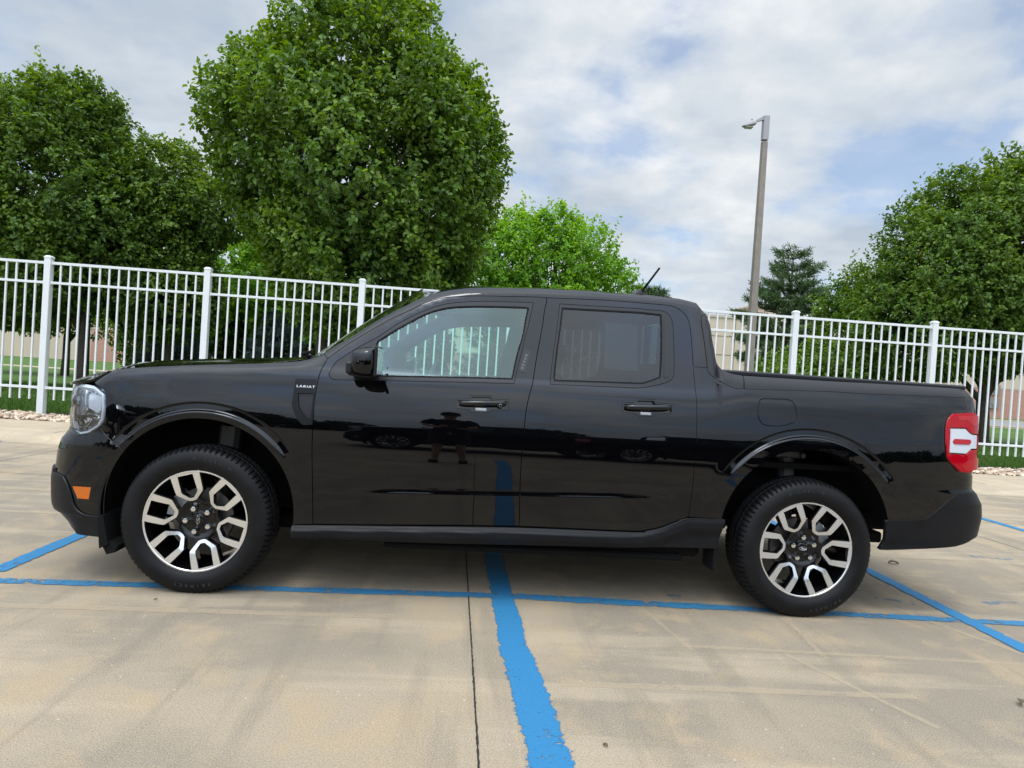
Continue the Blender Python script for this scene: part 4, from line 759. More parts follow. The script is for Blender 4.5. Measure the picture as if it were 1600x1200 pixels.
# rear flank
side_cl = K['appl']; cap = K['caplow']
rdi = sorted([q for q in rd if q[0] > 2.40 and .48 < q[1] < 1.27], key=lambda q: -q[1])
cend = (4.088, 1.196)
fl = [tuple(q) for q in cap[:-1]]+[cend, (4.098, 1.136)]+[tuple(q) for q in K['tailrec'][1:-1]]+[(4.072, .779), (4.070, .694)]+[tuple(q) for q in K['bumprtop'][1:-1]]
e = K['bumprtop'][-1]; fl += arc(AR[0], AR[1], AR[2], ang(AR[0], AR[1], e), 173, 36)+[(2.611, .43), (2.611, .4905)]+[tuple(q) for q in rdi[::-1]]+[tuple(K['seamC'][0]), tuple(K['seamC'][1])]+[tuple(q) for q in side_cl[7:-1]]
# cab side: roof rail, A and C pillar
topd = [q for q in fd[:14]]+[q for q in rd[1:12]]
cabp = toprun(.541, 2.531)+[tuple(q) for q in side_cl[1:7]]+[tuple(K['seamC'][1]), tuple(K['seamC'][0])]+[tuple(q) for q in rd[1:12]][::-1]+[tuple(q) for q in fd[:14]][::-1]
# sail applique and bed cap
appl = toprun(2.531, 2.712)+[tuple(q) for q in side_cl[::-1][:-1]]
capp = toprun(2.716, 4.10)+[(4.105, 1.20), (4.088, 1.197)]+[tuple(q) for q in cap[::-1][1:]]
bot = K['doorbot']; 
rock = [tuple(q) for q in bot]+[(2.615, .42), (2.612, .345)]+[tuple(q) for q in K['rockbot'][::-1]]
rock = [(a, b-.004) if i < len(bot) else (a, b) for i, (a, b) in enumerate(rock)]
def rshape(u, z):
    zt = np.interp(u, [q[0] for q in bot], [q[1] for q in bot]); d = zt-z
    k = np.interp(u, [2.1, 2.35], [1, .2])
    return (.004+.024*smooth(.0, .026, d)*k+.004*(1-k))-.020*smooth(.05, .10, d)
handle1 = K['h1']; handle2 = K['h2']
parts = {}
WINF = K['fmold']; WINR = K['rmold']
def shift(l, dx, dz): return [(a+dx, b+dz) for a, b in l]
D = {}
D['fender'] = panel_data(poly=fen, holes=[inset_poly(K['vent'], .003)], extra=EXTRA, gap=.0022)
D['fdoor'] = panel_data(poly=fd, holes=[WINF, handle1], extra=EXTRA, gap=.0024)
D['rdoor'] = panel_data(poly=rd, holes=[WINR, handle2], extra=EXTRA, gap=.0024)
D['flank'] = panel_data(poly=fl, holes=[inset_poly(K['fuel'], -.0015)], extra=EXTRA, gap=.0012)
D['cab'] = panel_data(poly=cabp, gap=.0018, step=.009)
D['appl'] = panel_data(poly=appl, gap=.0016, off=.003, step=.014)
D['cap'] = panel_data(poly=capp, gap=.0012, off=.004, step=.016, lip=.03)
D['rock'] = panel_data(poly=rock, shape=rshape, step=.010, lip=.05)
D['fuel'] = panel_data(poly=K['fuel'], gap=.0014)
D['fmold'] = panel_data(poly=WINF, holes=[K['fglass']], off=-.002, step=.014, gap=.0008)
D['rmold'] = panel_data(poly=WINR, holes=[K['rglass']], off=-.002, step=.014, gap=.0008)
D['fglass'] = panel_data(poly=inset_poly(densify(K['fglass']), -.008), off=-.008, dens=False, step=.03, lip=.004)
D['rglass'] = panel_data(poly=inset_poly(densify(K['rglass']), -.008), off=-.008, dens=False, step=.03, lip=.004)
D['quarter'] = panel_data(poly=inset_poly(densify(K['quarter']), .002), off=.002, dens=False, step=.02)
# belt strips under the glass and black edge lines round the openings
def band(poly, w, off, i0=None, i1=None):
    o = densify(poly); return panel_data(poly=o, holes=[inset_poly(o, w)], off=off, dens=False, step=.02, lip=.006)
D['fedge'] = band(K['fglass'], .0075, -.004); D['redge'] = band(K['rglass'], .0075, -.004)
vent = K['vent']; vin = K['ventin']
D['vent'] = panel_data(poly=vent, holes=[vin], off=.001, gap=.001, step=.012)
D['ventin'] = panel_data(poly=vin, off=-.010, step=.02)
D['ventside'] = None
D['inner'] = None
# front bumper, lower bumper, lamp, marker
cen = U0
lampbot = [(-.492, .780), (-.544, .746), (-.592, .734), (-.635, .746), (-.70, .762), (-.80, .775), (-1.0, .79), (cen, .795)]
e = K['bfseam'][-1]
bump = lampbot[::-1]+[tuple(q) for q in K['bfseam']]+arc(AF[0], AF[1], AF[2], ang(AF[0], AF[1], e), 186, 18)+[(-.44, .352)]+[tuple(q) for q in K['bumpgrey'][::-1][1:]]+[(-.80, .555), (-1.0, .56), (cen, .56)]
lowb = [(cen, .555), (-1.0, .555), (-.80, .550)]+[tuple(q) for q in K['bumpgrey']]+[(-.44, .30), (-.43, .243)]+[tuple(q) for q in K['bumpfbot'][::-1][1:3]]+[(-.68, .25), (-.80, .25), (-1.0, .25), (cen, .25)]
D['bump'] = panel_data(poly=bump, holes=[inset_poly(K['marker'], -.002)], extra=EXTRA, gap=.0012)
D['lowb'] = panel_data(poly=lowb, off=.003, step=.022, lip=.03, shape=lambda u, z: .016*smooth(.335, .345, z)-.008)
D['marker'] = panel_data(poly=K['marker'], off=-.001, step=.02)
lamp = K['lamp']
lamp = [tuple(q) for q in densify(lamp, .03, smooth_ang=14)]
D['lens'] = panel_data(poly=densify(lamp, smooth_ang=8), dens=False, off=.006, step=.018, lip=.03)
D['lampback'] = panel_data(poly=inset_poly(densify(lamp), -.004), dens=False, off=-.060, step=.02, lip=.001)
D['lampring'] = panel_data(poly=inset_poly(densify(lamp), .006), dens=False, holes=[inset_poly(densify(lamp), .0135)], off=-.006, step=.02, lip=.022)
D['lampring2'] = panel_data(poly=inset_poly(densify(lamp), .026), dens=False, holes=[inset_poly(densify(lamp), .034)], off=-.020, step=.02, lip=.02)
grl = [(-.72, .80), (-.73, .96), (-.80, .975), (cen, .985), (cen, .80), (-.80, .79)]
D['grille'] = panel_data(poly=grl, off=-.012, step=.03)
# rear
fixu = lambda l: [(q[0]+.014*(1-float(smooth(3.80, 4.0, q[0]))), q[1]) for q in l]
tail = fixu(K['tail']); tw = [(q[0]+(.010 if q[0] < 3.87 else 0), q[1]) for q in fixu(K['tailwhite'])]; pill = [(q[0]+.010, q[1]) for q in fixu(K['pill'])]
D['tail'] = panel_data(gap=.007, poly=tail, holes=[tw], off=.022, step=.018, lip=.035, shape=lambda u, z: -.017*(1-smooth(3.80, 4.0, u)))
D['tailw'] = panel_data(poly=tw, holes=[pill], off=.018, step=.018, lip=.03, shape=lambda u, z: -.017*(1-smooth(3.80, 4.0, u)))
D['pill'] = panel_data(poly=pill, off=.023, step=.01, shape=lambda u, z: -.017*(1-smooth(3.80, 4.0, u)))
D['tailfin'] = panel_data(poly=[(3.90, 1.095), (4.06, 1.10), (4.055, 1.045), (3.985, 1.05), (3.95, 1.075), (3.89, 1.075)], off=.0235, step=.02, shape=lambda u, z: -.017*(1-smooth(3.80, 4.0, u)))
D['tailfin2'] = panel_data(poly=[(3.90, .83), (3.95, .862), (4.045, .875), (4.04, .815), (3.93, .808)], off=.0235, step=.02, shape=lambda u, z: -.017*(1-smooth(3.80, 4.0, u)))
D['tailbar'] = panel_data(poly=[(3.848, .90), (3.858, .90), (3.866, 1.02), (3.856, 1.02)], off=.0195, step=.02, lip=.004, shape=lambda u, z: -.017*(1-smooth(3.80, 4.0, u)))
trec = inset_poly(densify([(4.098, 1.136)]+[tuple(q) for q in K['tailrec'][1:-1]]+[(4.072, .779)]), -.001)
D['tailrec'] = panel_data(poly=trec, dens=False, off=-.003, step=.03)
rb = [tuple(q) for q in K['bumprtop']][::-1]+[(4.2, .70), (4.5, .70), (U1, .70), (U1, .36), (4.5, .36), (4.25, .40), (4.16, .445)]+[tuple(q) for q in K['bumprbot'][::-1]][1:-3]+[(3.483, .369), (3.492, .385), (3.501, .425)]
D['rb'] = panel_data(poly=rb, off=.004, step=.02, lip=.03, shape=lambda u, z: -.012*smooth(.425, .395, z)+.0*u)
gate = [(4.108, .715), (4.108, 1.18), (4.20, 1.20), (U1, 1.205), (U1, .715)]
D['gate'] = panel_data(poly=gate, off=-.001, step=.03)
# inner structure: follows the skin 22 mm in, with the openings left free
innp = toprun(-.50, 4.05)+[(4.06, .72), (3.55, .60)]+arc(AR[0], AR[1], .475, 12, 172, 30)+[(2.57, .36), (.50, .33)]+arc(AF[0], AF[1], .475, 3, 178, 30)+[(-.50, .45)]
D['inner'] = panel_data(poly=innp, holes=[inset_poly(densify(WINF), .010), inset_poly(densify(WINR), .010)], off=-.026, step=.06, lip=.02, dens=False)
del fend_back

def add_side(side):
    sg = side
    def one(nm, key, m, par=TR): v, n_, f = D[key]; return build(nm, [(v, n_, f, 1)], m, par, sg)
    one('fender', 'fender', PAINT); one('body_side', 'flank', PAINT); one('cab_side', 'cab', PAINT)
    one('sail_panel', 'appl', SATIN); one('bed_rail_cap', 'cap', SATIN); rk = one('rocker_cladding', 'rock', CLAD); one('inner_panel', 'inner', MATTE)
    one('fuel_door', 'fuel', PAINT) if sg > 0 else one('fuel_door', 'fuel', PAINT)
    vt = one('fender_vent', 'vent', CLAD); one('vent_recess', 'ventin', SATIN, vt)
    for nm, key, mold, gl, ed, gm in (('front_door', 'fdoor', 'fmold', 'fglass', 'fedge', GF), ('rear_door', 'rdoor', 'rmold', 'rglass', 'redge', GR)):
        d = one(nm, key, PAINT); mo = one('window_moulding', mold, SATIN, d); one('window_glass', gl, gm, d); one('window_seal', ed, DARK, d)
        if nm == 'rear_door': one('quarter_trim', 'quarter', SATIN, d)
        # handle: recess cup, grab bar
        h = handle1 if nm == 'front_door' else handle2; hb = K['h1bar'] if nm == 'front_door' else K['h2bar']
        v, n_, f = panel_data(poly=inset_poly(densify(h, .01), -.002), dens=False, off=-.020, step=.02, lip=.002); build('handle_recess', [(v, n_, f, 1)], TRIMG, d, sg)
        v, n_, f = panel_data(poly=inset_poly(densify(h, .01), -.0), holes=[inset_poly(densify(h, .01), .005)], dens=False, off=.001, step=.02, lip=.021); build('handle_bezel', [(v, n_, f, 1)], TRIMG, d, sg)
        (xa, za), (xb, zb) = hb[0], hb[1]; hz = abs(hb[0][1]-hb[3][1]); nn_ = 24; b = B()
        y0 = float(P(np.array([(xa+xb)/2]), np.array([(za+zb)/2-.01]))[0, 1]); V = []
        for i in range(nn_+1):
            t_ = i/nn_; x = xa+(xb-xa)*t_; zc = za+(zb-za)*t_-hz*.48; w = min(1, min(t_, 1-t_)*7)**.5; bow = .016*math.sin(math.pi*t_)**.6
            for k in range(12):
                a = 2*math.pi*k/12; ca, sa = math.cos(a), math.sin(a); V.append((x, y0-.004-bow-.011*ca*(.6+.4*w), zc+(hz*.52)*math.copysign(abs(sa)**.7, sa)*(.75+.25*w)))
        F = [(i*12+k, i*12+(k+1) % 12, (i+1)*12+(k+1) % 12, (i+1)*12+k) for i in range(nn_) for k in range(12)]+[tuple(range(12)), tuple(nn_*12+k for k in range(11, -1, -1))]
        b.add([(x, y*sg, z) for x, y, z in V], F); obj('door_handle', b.me('door_handle', True), TRIMG, d)
        xm = (xa+xb)/2; zl = za-hz-.020+(zb-za)*.5
        b = B(); b.box(xm-.035, xm+.02, (y0+.010 if sg > 0 else -y0-.014), (y0+.014 if sg > 0 else -y0-.010), zl-.006, zl+.007, .001); obj('handle_tag', b.me('handle_tag'), LAMPW, d)
        if nm == 'front_door' and sg > 0:
            b = B(); b.tube([(1.443, y0-.018, 1.004), (1.443, y0-.030, 1.004)], [.0135, .012], 20); b.tube([(1.443, y0-.029, 1.004), (1.443, y0-.0315, 1.004)], [.008, .007], 16); obj('key_cylinder', b.me('key_cylinder', False), CHR, d)
            v, n_, f = panel_data(poly=K['key'], off=.004, step=.02, lip=.006); kp = build('keypad', [(v, n_, f, 1)], TRIMG, d, sg)
            # five small two-figure marks up the keypad
            for i in range(5):
                tt = .13+.17*i; xq = 1.5425+(1.570-1.5425)*tt; zq = 1.186+(1.283-1.186)*tt; q = P(np.array([xq]), np.array([zq]), .0048)[0]
                b = B(); s_ = .0048
                for (x0, x1, z0, z1) in {0: ((-1, 1, .8, 1.1), (-1, 1, -1.1, -.8), (-1, -.7, -1, 1), (.7, 1, -1, 1), (-1, 1, -.15, .15)), 1: ((-1, 1, .8, 1.1), (-1, 1, -1.1, -.8), (-1, -.7, -1, 1), (.7, 1, -1, .2)), 2: ((-1, -.7, -1, 1), (.7, 1, -1, 1), (-1, 1, -.15, .15)), 3: ((-1, 1, .8, 1.1), (-1, -.7, -1, 1), (.7, 1, -1, 1), (-1, 1, -1.1, -.8)), 4: ((-1, 1, .8, 1.1), (-1, 1, -1.1, -.8), (-1, -.7, -1, 1), (.7, 1, -1, 1))}[i]: b.box(x0*s_, x1*s_, -.0006, 0, z0*s_, z1*s_)
                o = obj('keypad_mark', b.me('keypad_mark'), KMK, kp); o.location = q; o.rotation_euler = (rad(-19.5), 0, 0)
    # mirror
    mr = B(); V = []; n = 16; m_ = 20
    for i in range(n+1):                      # superellipsoid housing, flat at the rear where the glass sits
        th = -math.pi/2+math.pi*i/n
        for k in range(m_):
            a = 2*math.pi*k/m_; sp_ = lambda c, e: math.copysign(abs(c)**e, c)
            x = sp_(math.cos(th), .55)*sp_(math.cos(a), .55); z = sp_(math.sin(th), .6); y = sp_(math.cos(th), .55)*sp_(math.sin(a), .6)
            px_ = .792+.066*x; X = min(px_, .846); fz = 1.182+.076*z*(1-.20*(1-(X-.726)/.13))-.012*(1-(X-.726)/.13)
            V.append((X, -1.045+.115*y*(1-.15*(x < 0)*abs(x)), fz))
    F = [(i*m_+k, i*m_+(k+1) % m_, (i+1)*m_+(k+1) % m_, (i+1)*m_+k) for i in range(n) for k in range(m_)]
    mr.add([(x, y*sg, z) for x, y, z in V], F); me = mr.me('mirror_housing'); autosmooth(me, 50); mh = obj('side_mirror', me, PAINT, TR)
    b = B(); b.box(.842, .856, *(sorted((-1.148*sg, -.940*sg))), 1.113, 1.252, .005); obj('mirror_rim', b.me('mirror_rim'), SATIN, mh)
    b = B(); b.box(.8565, .859, *(sorted((-1.138*sg, -.950*sg))), 1.122, 1.244, .001); obj('mirror_glass', b.me('mirror_glass'), CHR, mh)
    b = B(); b.prism([(.705, 1.108), (.80, 1.100), (.83, 1.122), (.76, 1.15), (.715, 1.150)], *sorted((-.855*sg, -1.00*sg)), 'y'); b.box(.70, .735, *(sorted((-1.06*sg, -.93*sg))), 1.115, 1.175, .01); obj('mirror_foot', b.me('mirror_foot'), SATIN, mh)
    # lamps
    b = D['lens']; hl = one('headlight', 'lens', LENS); one('lamp_housing', 'lampback', LAMPIN, hl); one('light_guide', 'lampring', LAMPW, hl); one('light_guide', 'lampring2', CHR, hl)
    def lampbit(name, poly, off, m, lip=.03, st=.015):
        v, n_, f = panel_data(poly=poly, off=off, step=st, lip=lip); return build(name, [(v, n_, f, 1)], m, hl, sg)
    lampbit('reflector', [(-.585, .96), (-.545, .955), (-.515, .93), (-.510, .86), (-.545, .845), (-.60, .865), (-.61, .92)], -.030, LAMPW)
    lampbit('projector', [(-.69, .94), (-.65, .965), (-.615, .95), (-.605, .87), (-.625, .83), (-.67, .825), (-.70, .86)], -.012, LAMPIN)
    lampbit('reflector', [(-.59, .84), (-.52, .83), (-.515, .815), (-.60, .82)], -.015, CHR)
    lampbit('dark_insert', [(-.63, .765), (-.565, .765), (-.505, .800), (-.51, .815), (-.565, .815)], -.022, LAMPDK)
    lampbit('reflector', [(-.600, .768), (-.592, .766), (-.555, .810), (-.562, .812)], -.012, CHR, .004, .01)
    for q in (0,):
        b = B(); c = P(np.array([-.655]), np.array([.895]), -.020)[0]; b.lathe([(.001, -.02), (.022, -.018), (.032, -.006), (.036, .01), (.036, .03)], (c[0]-.008, c[1], c[2]), 24); me = b.me('bulb_lens', True); o = obj('bulb_lens', me, LENS, hl)
        if sg < 0:
            o.location = (0, 0, 0); me.transform(Matrix.Diagonal((1, -1, 1, 1))); me.flip_normals()
    one('side_marker', 'marker', AMB)
    tl = one('tail_light', 'tail', RED); one('reverse_light', 'tailw', WLEN, tl); one('marker_lens', 'pill', REDD, tl); one('brake_lens', 'tailfin', REDD, tl); one('brake_lens', 'tailfin2', REDD, tl); one('light_surround', 'tailrec', TRIMG, tl)
    # flank badge writing on the left and right vents
    cu = bpy.data.curves.new('badge', 'FONT'); cu.body = 'LARIAT'; cu.size = .0205; cu.extrude = .0006; cu.space_character = 1.22; cu.align_x = 'CENTER'; cu.align_y = 'CENTER'
    tmp = bpy.data.objects.new('tmp', cu); dg = bpy.context.evaluated_depsgraph_get(); COL.objects.link(tmp); dg.update(); me = bpy.data.meshes.new_from_object(tmp.evaluated_get(dg)); bpy.data.objects.remove(tmp); me.name = 'badge'
    me.materials.clear(); q = P(np.array([.483]), np.array([1.0375]), .0022)[0]; o = obj('badge', me, WHT, vt)
    o.scale = (1.15, .82, 1); o.location = (q[0], q[1]*sg, q[2])
    nn_ = Nrm(np.array([.483]), np.array([1.037]))[0]; tl_ = math.asin(nn_[2]); yaw_ = math.atan2(nn_[0], -nn_[1]); o.rotation_euler = (rad(90)-tl_, 0, yaw_) if sg > 0 else (rad(90)-tl_, 0, math.pi-yaw_)
add_side(1); add_side(-1)
def dbl(name, key, m): v, n_, f = D[key]; return build(name, [(v, n_, f, 1), (v, n_, f, -1)], m, TR)
fb = dbl('front_bumper', 'bump', PAINT); dbl('lower_bumper', 'lowb', CLAD); gr = dbl('grille', 'grille', MATTE); dbl('rear_bumper', 'rb', CLAD); dbl('tailgate', 'gate', PAINT)
b = B(); b.box(-.815, -.77, -.48, .48, .875, .915, .01); b.box(-.81, -.77, -.48, .48, .83, .84); b.box(-.80, -.76, -.48, .48, .945, .955); obj('grille_bar', b.me('grille_bar'), SATIN, gr)
b = B(); b.tube([(-.812, 0, .895), (-.824, 0, .895)], [.075, .070], 32); me = b.me('grille_emblem'); me.transform(Matrix.Translation((-.812, 0, .895)) @ Matrix.Diagonal((1, 1.15, .5, 1)) @ Matrix.Translation((.812, 0, -.895))); obj('emblem', me, CHR, gr)
# air deflectors ahead of the front wheels, flaps ahead of the rear wheels
for sg in (1, -1):
    b = B(); b.prism([(-.425, .245), (-.36, .215), (-.372, .180), (-.410, .170), (-.428, .205)], *sorted((-.890*sg, -.72*sg)), 'y'); b.prism([(-.455, .36), (-.43, .36), (-.40, .22), (-.44, .2)], *sorted((-.90*sg, -.70*sg)), 'y'); obj('air_deflector', b.me('air_deflector'), MATTE, TR)
    b = B(); b.prism([(2.592, .345), (2.612, .45), (2.619, .45), (2.600, .215), (2.592, .215)], *sorted((-.885*sg, -.74*sg)), 'y'); obj('mud_flap', b.me('mud_flap'), MATTE, TR)
# ---- lofted upper surfaces
def loft(name, rows, m, parent=TR, flip=False, thick=0., smoothang=None):
    rows = np.array(rows, float); r, c, _ = rows.shape; V = rows.reshape(-1, 3)
    F = [(i*c+j, i*c+j+1, (i+1)*c+j+1, (i+1)*c+j) for i in range(r-1) for j in range(c-1)]
    if flip: F = [f[::-1] for f in F]
    me = mesh(name, V, F, True)
    if thick:
        bm = bmesh.new(); bm.from_mesh(me); g = bmesh.ops.solidify(bm, geom=bm.faces[:], thickness=thick); bm.to_mesh(me); bm.free()
        autosmooth(me, 45)
    return obj(name, me, m, parent)
def edge_pt(x, off=0.): u = x; return P(np.array([u]), np.array([top(x)]), off)[0]
# hood
ZC = [(-.835, .955), (-.825, .985), (-.80, 1.012), (-.75, 1.035), (-.65, 1.066), (-.50, 1.100), (-.3, 1.132), (0, 1.160), (.3, 1.180), (.52, 1.190)]
hx = [-.835, -.825, -.80, -.77, -.73, -.68, -.62, -.56, -.50, -.42, -.32, -.2, -.05, .10, .25, .38, .49]
rows = []
for x in hx:
    zc = np.interp(x, [q[0] for q in ZC], [q[1] for q in ZC])
    if x > -.58: e_ = edge_pt(x, .0); xe, ye, ze = e_[0], -e_[1], e_[2]
    else:
        k = (x+.835)/.255; e_ = edge_pt(-.58); ye = .30+(-e_[1]-.30)*math.sqrt(max(0, 1-(1-min(1, k*1.02))**2)) if k < 1 else -e_[1]; ze = .965+(e_[2]-.965)*k; ye = max(ye, .55+.2*k)
        xe = x
    row = []
    for j in range(33):
        s_ = -1+2*j/32; w = 1-abs(s_)**3.2; y = s_*(ye-.003)
        bow = (.0 if x > -.6 else .0)
        z = ze+(zc-ze)*w+.012*math.exp(-((abs(s_)-.80)/.07)**2)*smooth(-.7, -.3, x)
        row.append((x+(.06*s_*s_ if x < -.75 else .0)*(1-(x+.835)/.085 if x < -.75 else 0), y, float(z)))
    rows.append(row)
loft('hood', rows, PAINT, thick=-.012)
b = B(); b.prism([(.40, 1.150), (.60, 1.17), (.60, 1.19), (.40, 1.165)], -.72, .72, 'y'); obj('cowl', b.me('cowl'), SATIN, TR)
# wiper arm resting on the cowl
b = B(); b.tube([(.42, -.35, 1.185), (.36, -.50, 1.20), (.44, -.62, 1.215)], .009, 6); b.tube([(.42, .25, 1.20), (.36, .10, 1.215), (.50, -.45, 1.235)], .009, 6); obj('wiper', b.me('wiper'), MATTE, TR)
# windshield
rows = []
for i in range(15):
    t_ = i/14; xe = .545+(1.06-.545)*t_; e_ = edge_pt(xe); xc = .36+(.955-.36)*t_; zc = 1.180+(1.640-1.180)*t_**.93
    rows.append([(xc+(e_[0]-xc)*abs(s)**2.4, s*(-e_[1]-.004), zc+(e_[2]-.004-zc)*abs(s)**2.4) for s in np.linspace(-1, 1, 25)])
ws = loft('windshield', rows, GW)
b = B(); v_ = []
o = loft('windshield_sticker', [[tuple(np.array(rows[i][j])*np.array([1, 1, 1])+np.array([.004, 0, -.004])) for j in (2, 3)] for i in (3, 4)], mat('sticker_blue', (.12, .32, .42), .6), ws)
# roof
rows = []
for i in range(33):
    t_ = i/32; xe = 1.045+(2.49-1.045)*t_; e_ = edge_pt(xe); zc = e_[2]+.050*math.sin(math.pi*(.28+.50*t_))+.0; xc = xe-.10*(1-t_)**2+.0*t_
    rows.append([(xc+(e_[0]-xc)*abs(s)**2.4, s*(-e_[1]-.001), zc+(e_[2]-zc)*abs(s)**2.6) for s in np.linspace(-1, 1, 33)])
loft('roof', rows, PAINT, thick=-.012)
b = B(); b.box(1.0, 2.40, -.60, .60, 1.575, 1.59, .005); obj('headliner', b.me('headliner'), HEAD, TR)
# antenna
V = []; b = B()
for i in range(9):
    t_ = i/8
    for k in range(13):
        a = math.pi*k/12; h = math.sin(math.pi*min(1, t_*.62+.0))**1.0*.052 if t_ < .99 else .0; h = [.0, .016, .030, .041, .049, .053, .054, .050, .0][i]; wdt = .030*math.sin(math.pi*(.12+.76*t_)); V.append((2.265+.115*t_, math.cos(a)*wdt*.8, 1.712+math.sin(a)*h))
F = [(i*13+k, i*13+k+1, (i+1)*13+k+1, (i+1)*13+k) for i in range(8) for k in range(12)]; b.add(V, F)
an = obj('antenna_base', b.me('antenna_base', True), SATIN, TR)
b = B(); b.tube([(2.355, 0, 1.745), (2.368, 0, 1.768)], .012, 8); b.tube([(2.362, 0, 1.758), (2.466, 0, 1.914)], [.0075, .0065], 8); obj('antenna_rod', b.me('antenna_rod', True), MATTE, an)
# back of the cab with rear glass
rows = []
ZB = [(2.49, 1.615), (2.515, 1.56), (2.525, 1.50), (2.535, 1.40), (2.545, 1.30), (2.56, 1.20)]
for x, z in ZB:
    ye = -float(P(np.array([2.5]), np.array([z]))[0, 1]); rows.append([(x-.02-.06*(1-abs(s)**2.5)*0, s*(ye-.01), z) for s in np.linspace(-1, 1, 21)])
bk = rows; F = []
b = B(); V = [p_ for r_ in rows for p_ in r_]; c = 21
for i in range(len(rows)-1):
    for j in range(20):
        if 1 <= i <= 3 and 3 <= j <= 16: continue
        F.append((i*c+j, i*c+j+1, (i+1)*c+j+1, (i+1)*c+j))
b.add(V, F); cbk = obj('cab_back', b.me('cab_back', True), PAINT, TR)
loft('rear_glass', [[tuple(np.array(rows[i][j])+np.array([.004, 0, 0])) for j in range(3, 18)] for i in (1, 2, 3, 4)], GR, cbk)
# bed: tonneau cover, floor, front wall
b = B(); b.box(2.60, 4.02, -.735, .735, 1.232, 1.262, .008); tn = obj('tonneau_cover', b.me('tonneau_cover'), SATIN, TR)
b = B(); b.box(2.62, 4.05, -.74, .74, .75, .78); b.box(2.56, 2.60, -.76, .76, .5, 1.232); obj('bed_tub', b.me('bed_tub'), MATTE, TR)
# underbody
b = B(); b.box(.55, 2.55, -.80, .80, .26, .34, .02); b.box(-.75, .55, -.55, .55, .25, .33, .02); b.box(2.55, 2.75, -.6, .6, .33, .45, .02); b.box(3.45, 4.05, -.55, .55, .40, .52, .02); b.box(.9, 2.45, -.83, -.70, .245, .28, .01); obj('underbody', b.me('underbody'), MATTE, TR)
b = B(); b.tube([(2.6, .30, .30), (3.2, .35, .34), (3.7, .45, .33)], .035, 10); obj('exhaust_pipe', b.me('exhaust_pipe'), MATTE, TR)
for xx, rr_ in ((3.076, .045), (0, .035)): b = B(); b.tube([(xx, -.70, .352), (xx, .70, .352)], rr_, 12); obj('axle', b.me('axle'), MATTE, TR)
b = B(); b.box(3.50, 3.62, -.70, .70, .36, .42, .01); obj('cross_member', b.me('cross_member'), MATTE, TR)
# rear strut and spring in the arch
for sg in (1, -1):
    b = B(); y = -.64*sg; b.tube([(3.10, y, .36), (3.06, y, .84)], .030, 10); b.tube([(3.08, y, .60), (3.06, y, .84)], .045, 10); b.box(2.98, 3.14, min(y-.05, y+.05), max(y-.05, y+.05), .80, .845, .01)
    for k in range(2): b.tube([(2.99+.14*k, y-.052*sg, .82), (2.99+.14*k, y-.068*sg, .82)], .014, 8)
    obj('suspension_strut', b.me('suspension_strut'), mat('strut_dark', (.05, .05, .05), .5), TR)
    b = B(); y = -.62*sg; b.tube([(.02, y, .36), (.05, y, .80)], .032, 10); b.tube([(.03, y, .5), (.05, y, .80)], .055, 10); obj('suspension_strut', b.me('suspension_strut'), MAT['strut_dark'], TR)
# wheel housings
for (xc, zc, r, a0, a1) in ((.01, .40, .475, -8, 188), (3.062, .42, .478, 14, 188)):
    for sg in (1, -1):
        V = []; F = []; nn_ = 30
        for i in range(nn_+1):
            a = rad(a0+(a1-a0)*i/nn_)
            for (y, k) in ((-.893, .965), (-.885, 1), (-.60, 1), (-.52, .97), (-.50, .2)): V.append((xc+r*k*math.cos(a), y*sg, zc+r*k*math.sin(a)))
        for i in range(nn_):
            for j in range(4): F.append((i*5+j, i*5+j+1, (i+1)*5+j+1, (i+1)*5+j))
        obj('wheel_housing', mesh('wheel_housing', V, F, True), MATTE, TR)
# ---- wheels
def tyre_mesh():
    R = .3635; n = 400; prof = [(.238, .045), (.246, .012), (.262, -.004), (.285, -.013), (.310, -.0125), (.330, -.006), (.3405, .000), (.3475, .0065), (.3530, .014), (.3575, .023), (.3605, .034), (.3620, .050), (.3622, .052), (.3548, .0535), (.3548, .060), (.3632, .0615), (.3635, .080), (.3635, .092), (.3558, .0935), (.3558, .102), (.3635, .1035), (.3635, .118), (.3558, .1195), (.3558, .128), (.3635, .1295), (.3632, .155), (.362, .175), (.357, .192), (.348, .204), (.31, .222), (.27, .215), (.238, .165)]
    V = np.zeros((len(prof), n, 3)); a = np.arange(n)/n*2*np.pi
    for i, (r, d) in enumerate(prof):
        rr_ = np.full(n, r); dd = np.full(n, d)
        ph = (np.arange(n) % 5); ph2 = ((np.arange(n)+2) % 5)
        if .344 < r < .3625 and d < .053: rr_ = rr_-np.where(ph == 0, .0065, 0); dd = dd+np.where(ph == 0, .003, 0)
        if .053 < d < .13 and r > .36: rr_ = rr_-np.where(ph2 == 0, .004, 0)
        if r > .3 and .129 < d: rr_ = rr_-np.where(ph == 0, .005, 0)*(r > .345)
        V[i, :, 0] = rr_*np.cos(a); V[i, :, 1] = dd; V[i, :, 2] = rr_*np.sin(a)
    i = np.arange(len(prof)-1)[:, None]; j = np.arange(n)[None]; F = np.stack([i*n+j, i*n+(j+1) % n, (i+1)*n+(j+1) % n, (i+1)*n+j], -1).reshape(-1, 4)
    V = V.reshape(-1, 3); V[:, 2] = np.maximum(V[:, 2], -.3515)
    me = npmesh('tyre', V, F[:, ::-1], None, False); autosmooth(me, 28); return me
TY = tyre_mesh()
def face_y(r):  # dish of the wheel face, depth from the lip
    return np.interp(r, [0, .06, .085, .12, .16, .2, .245], [.034, .034, .031, .020, .009, .004, .0])
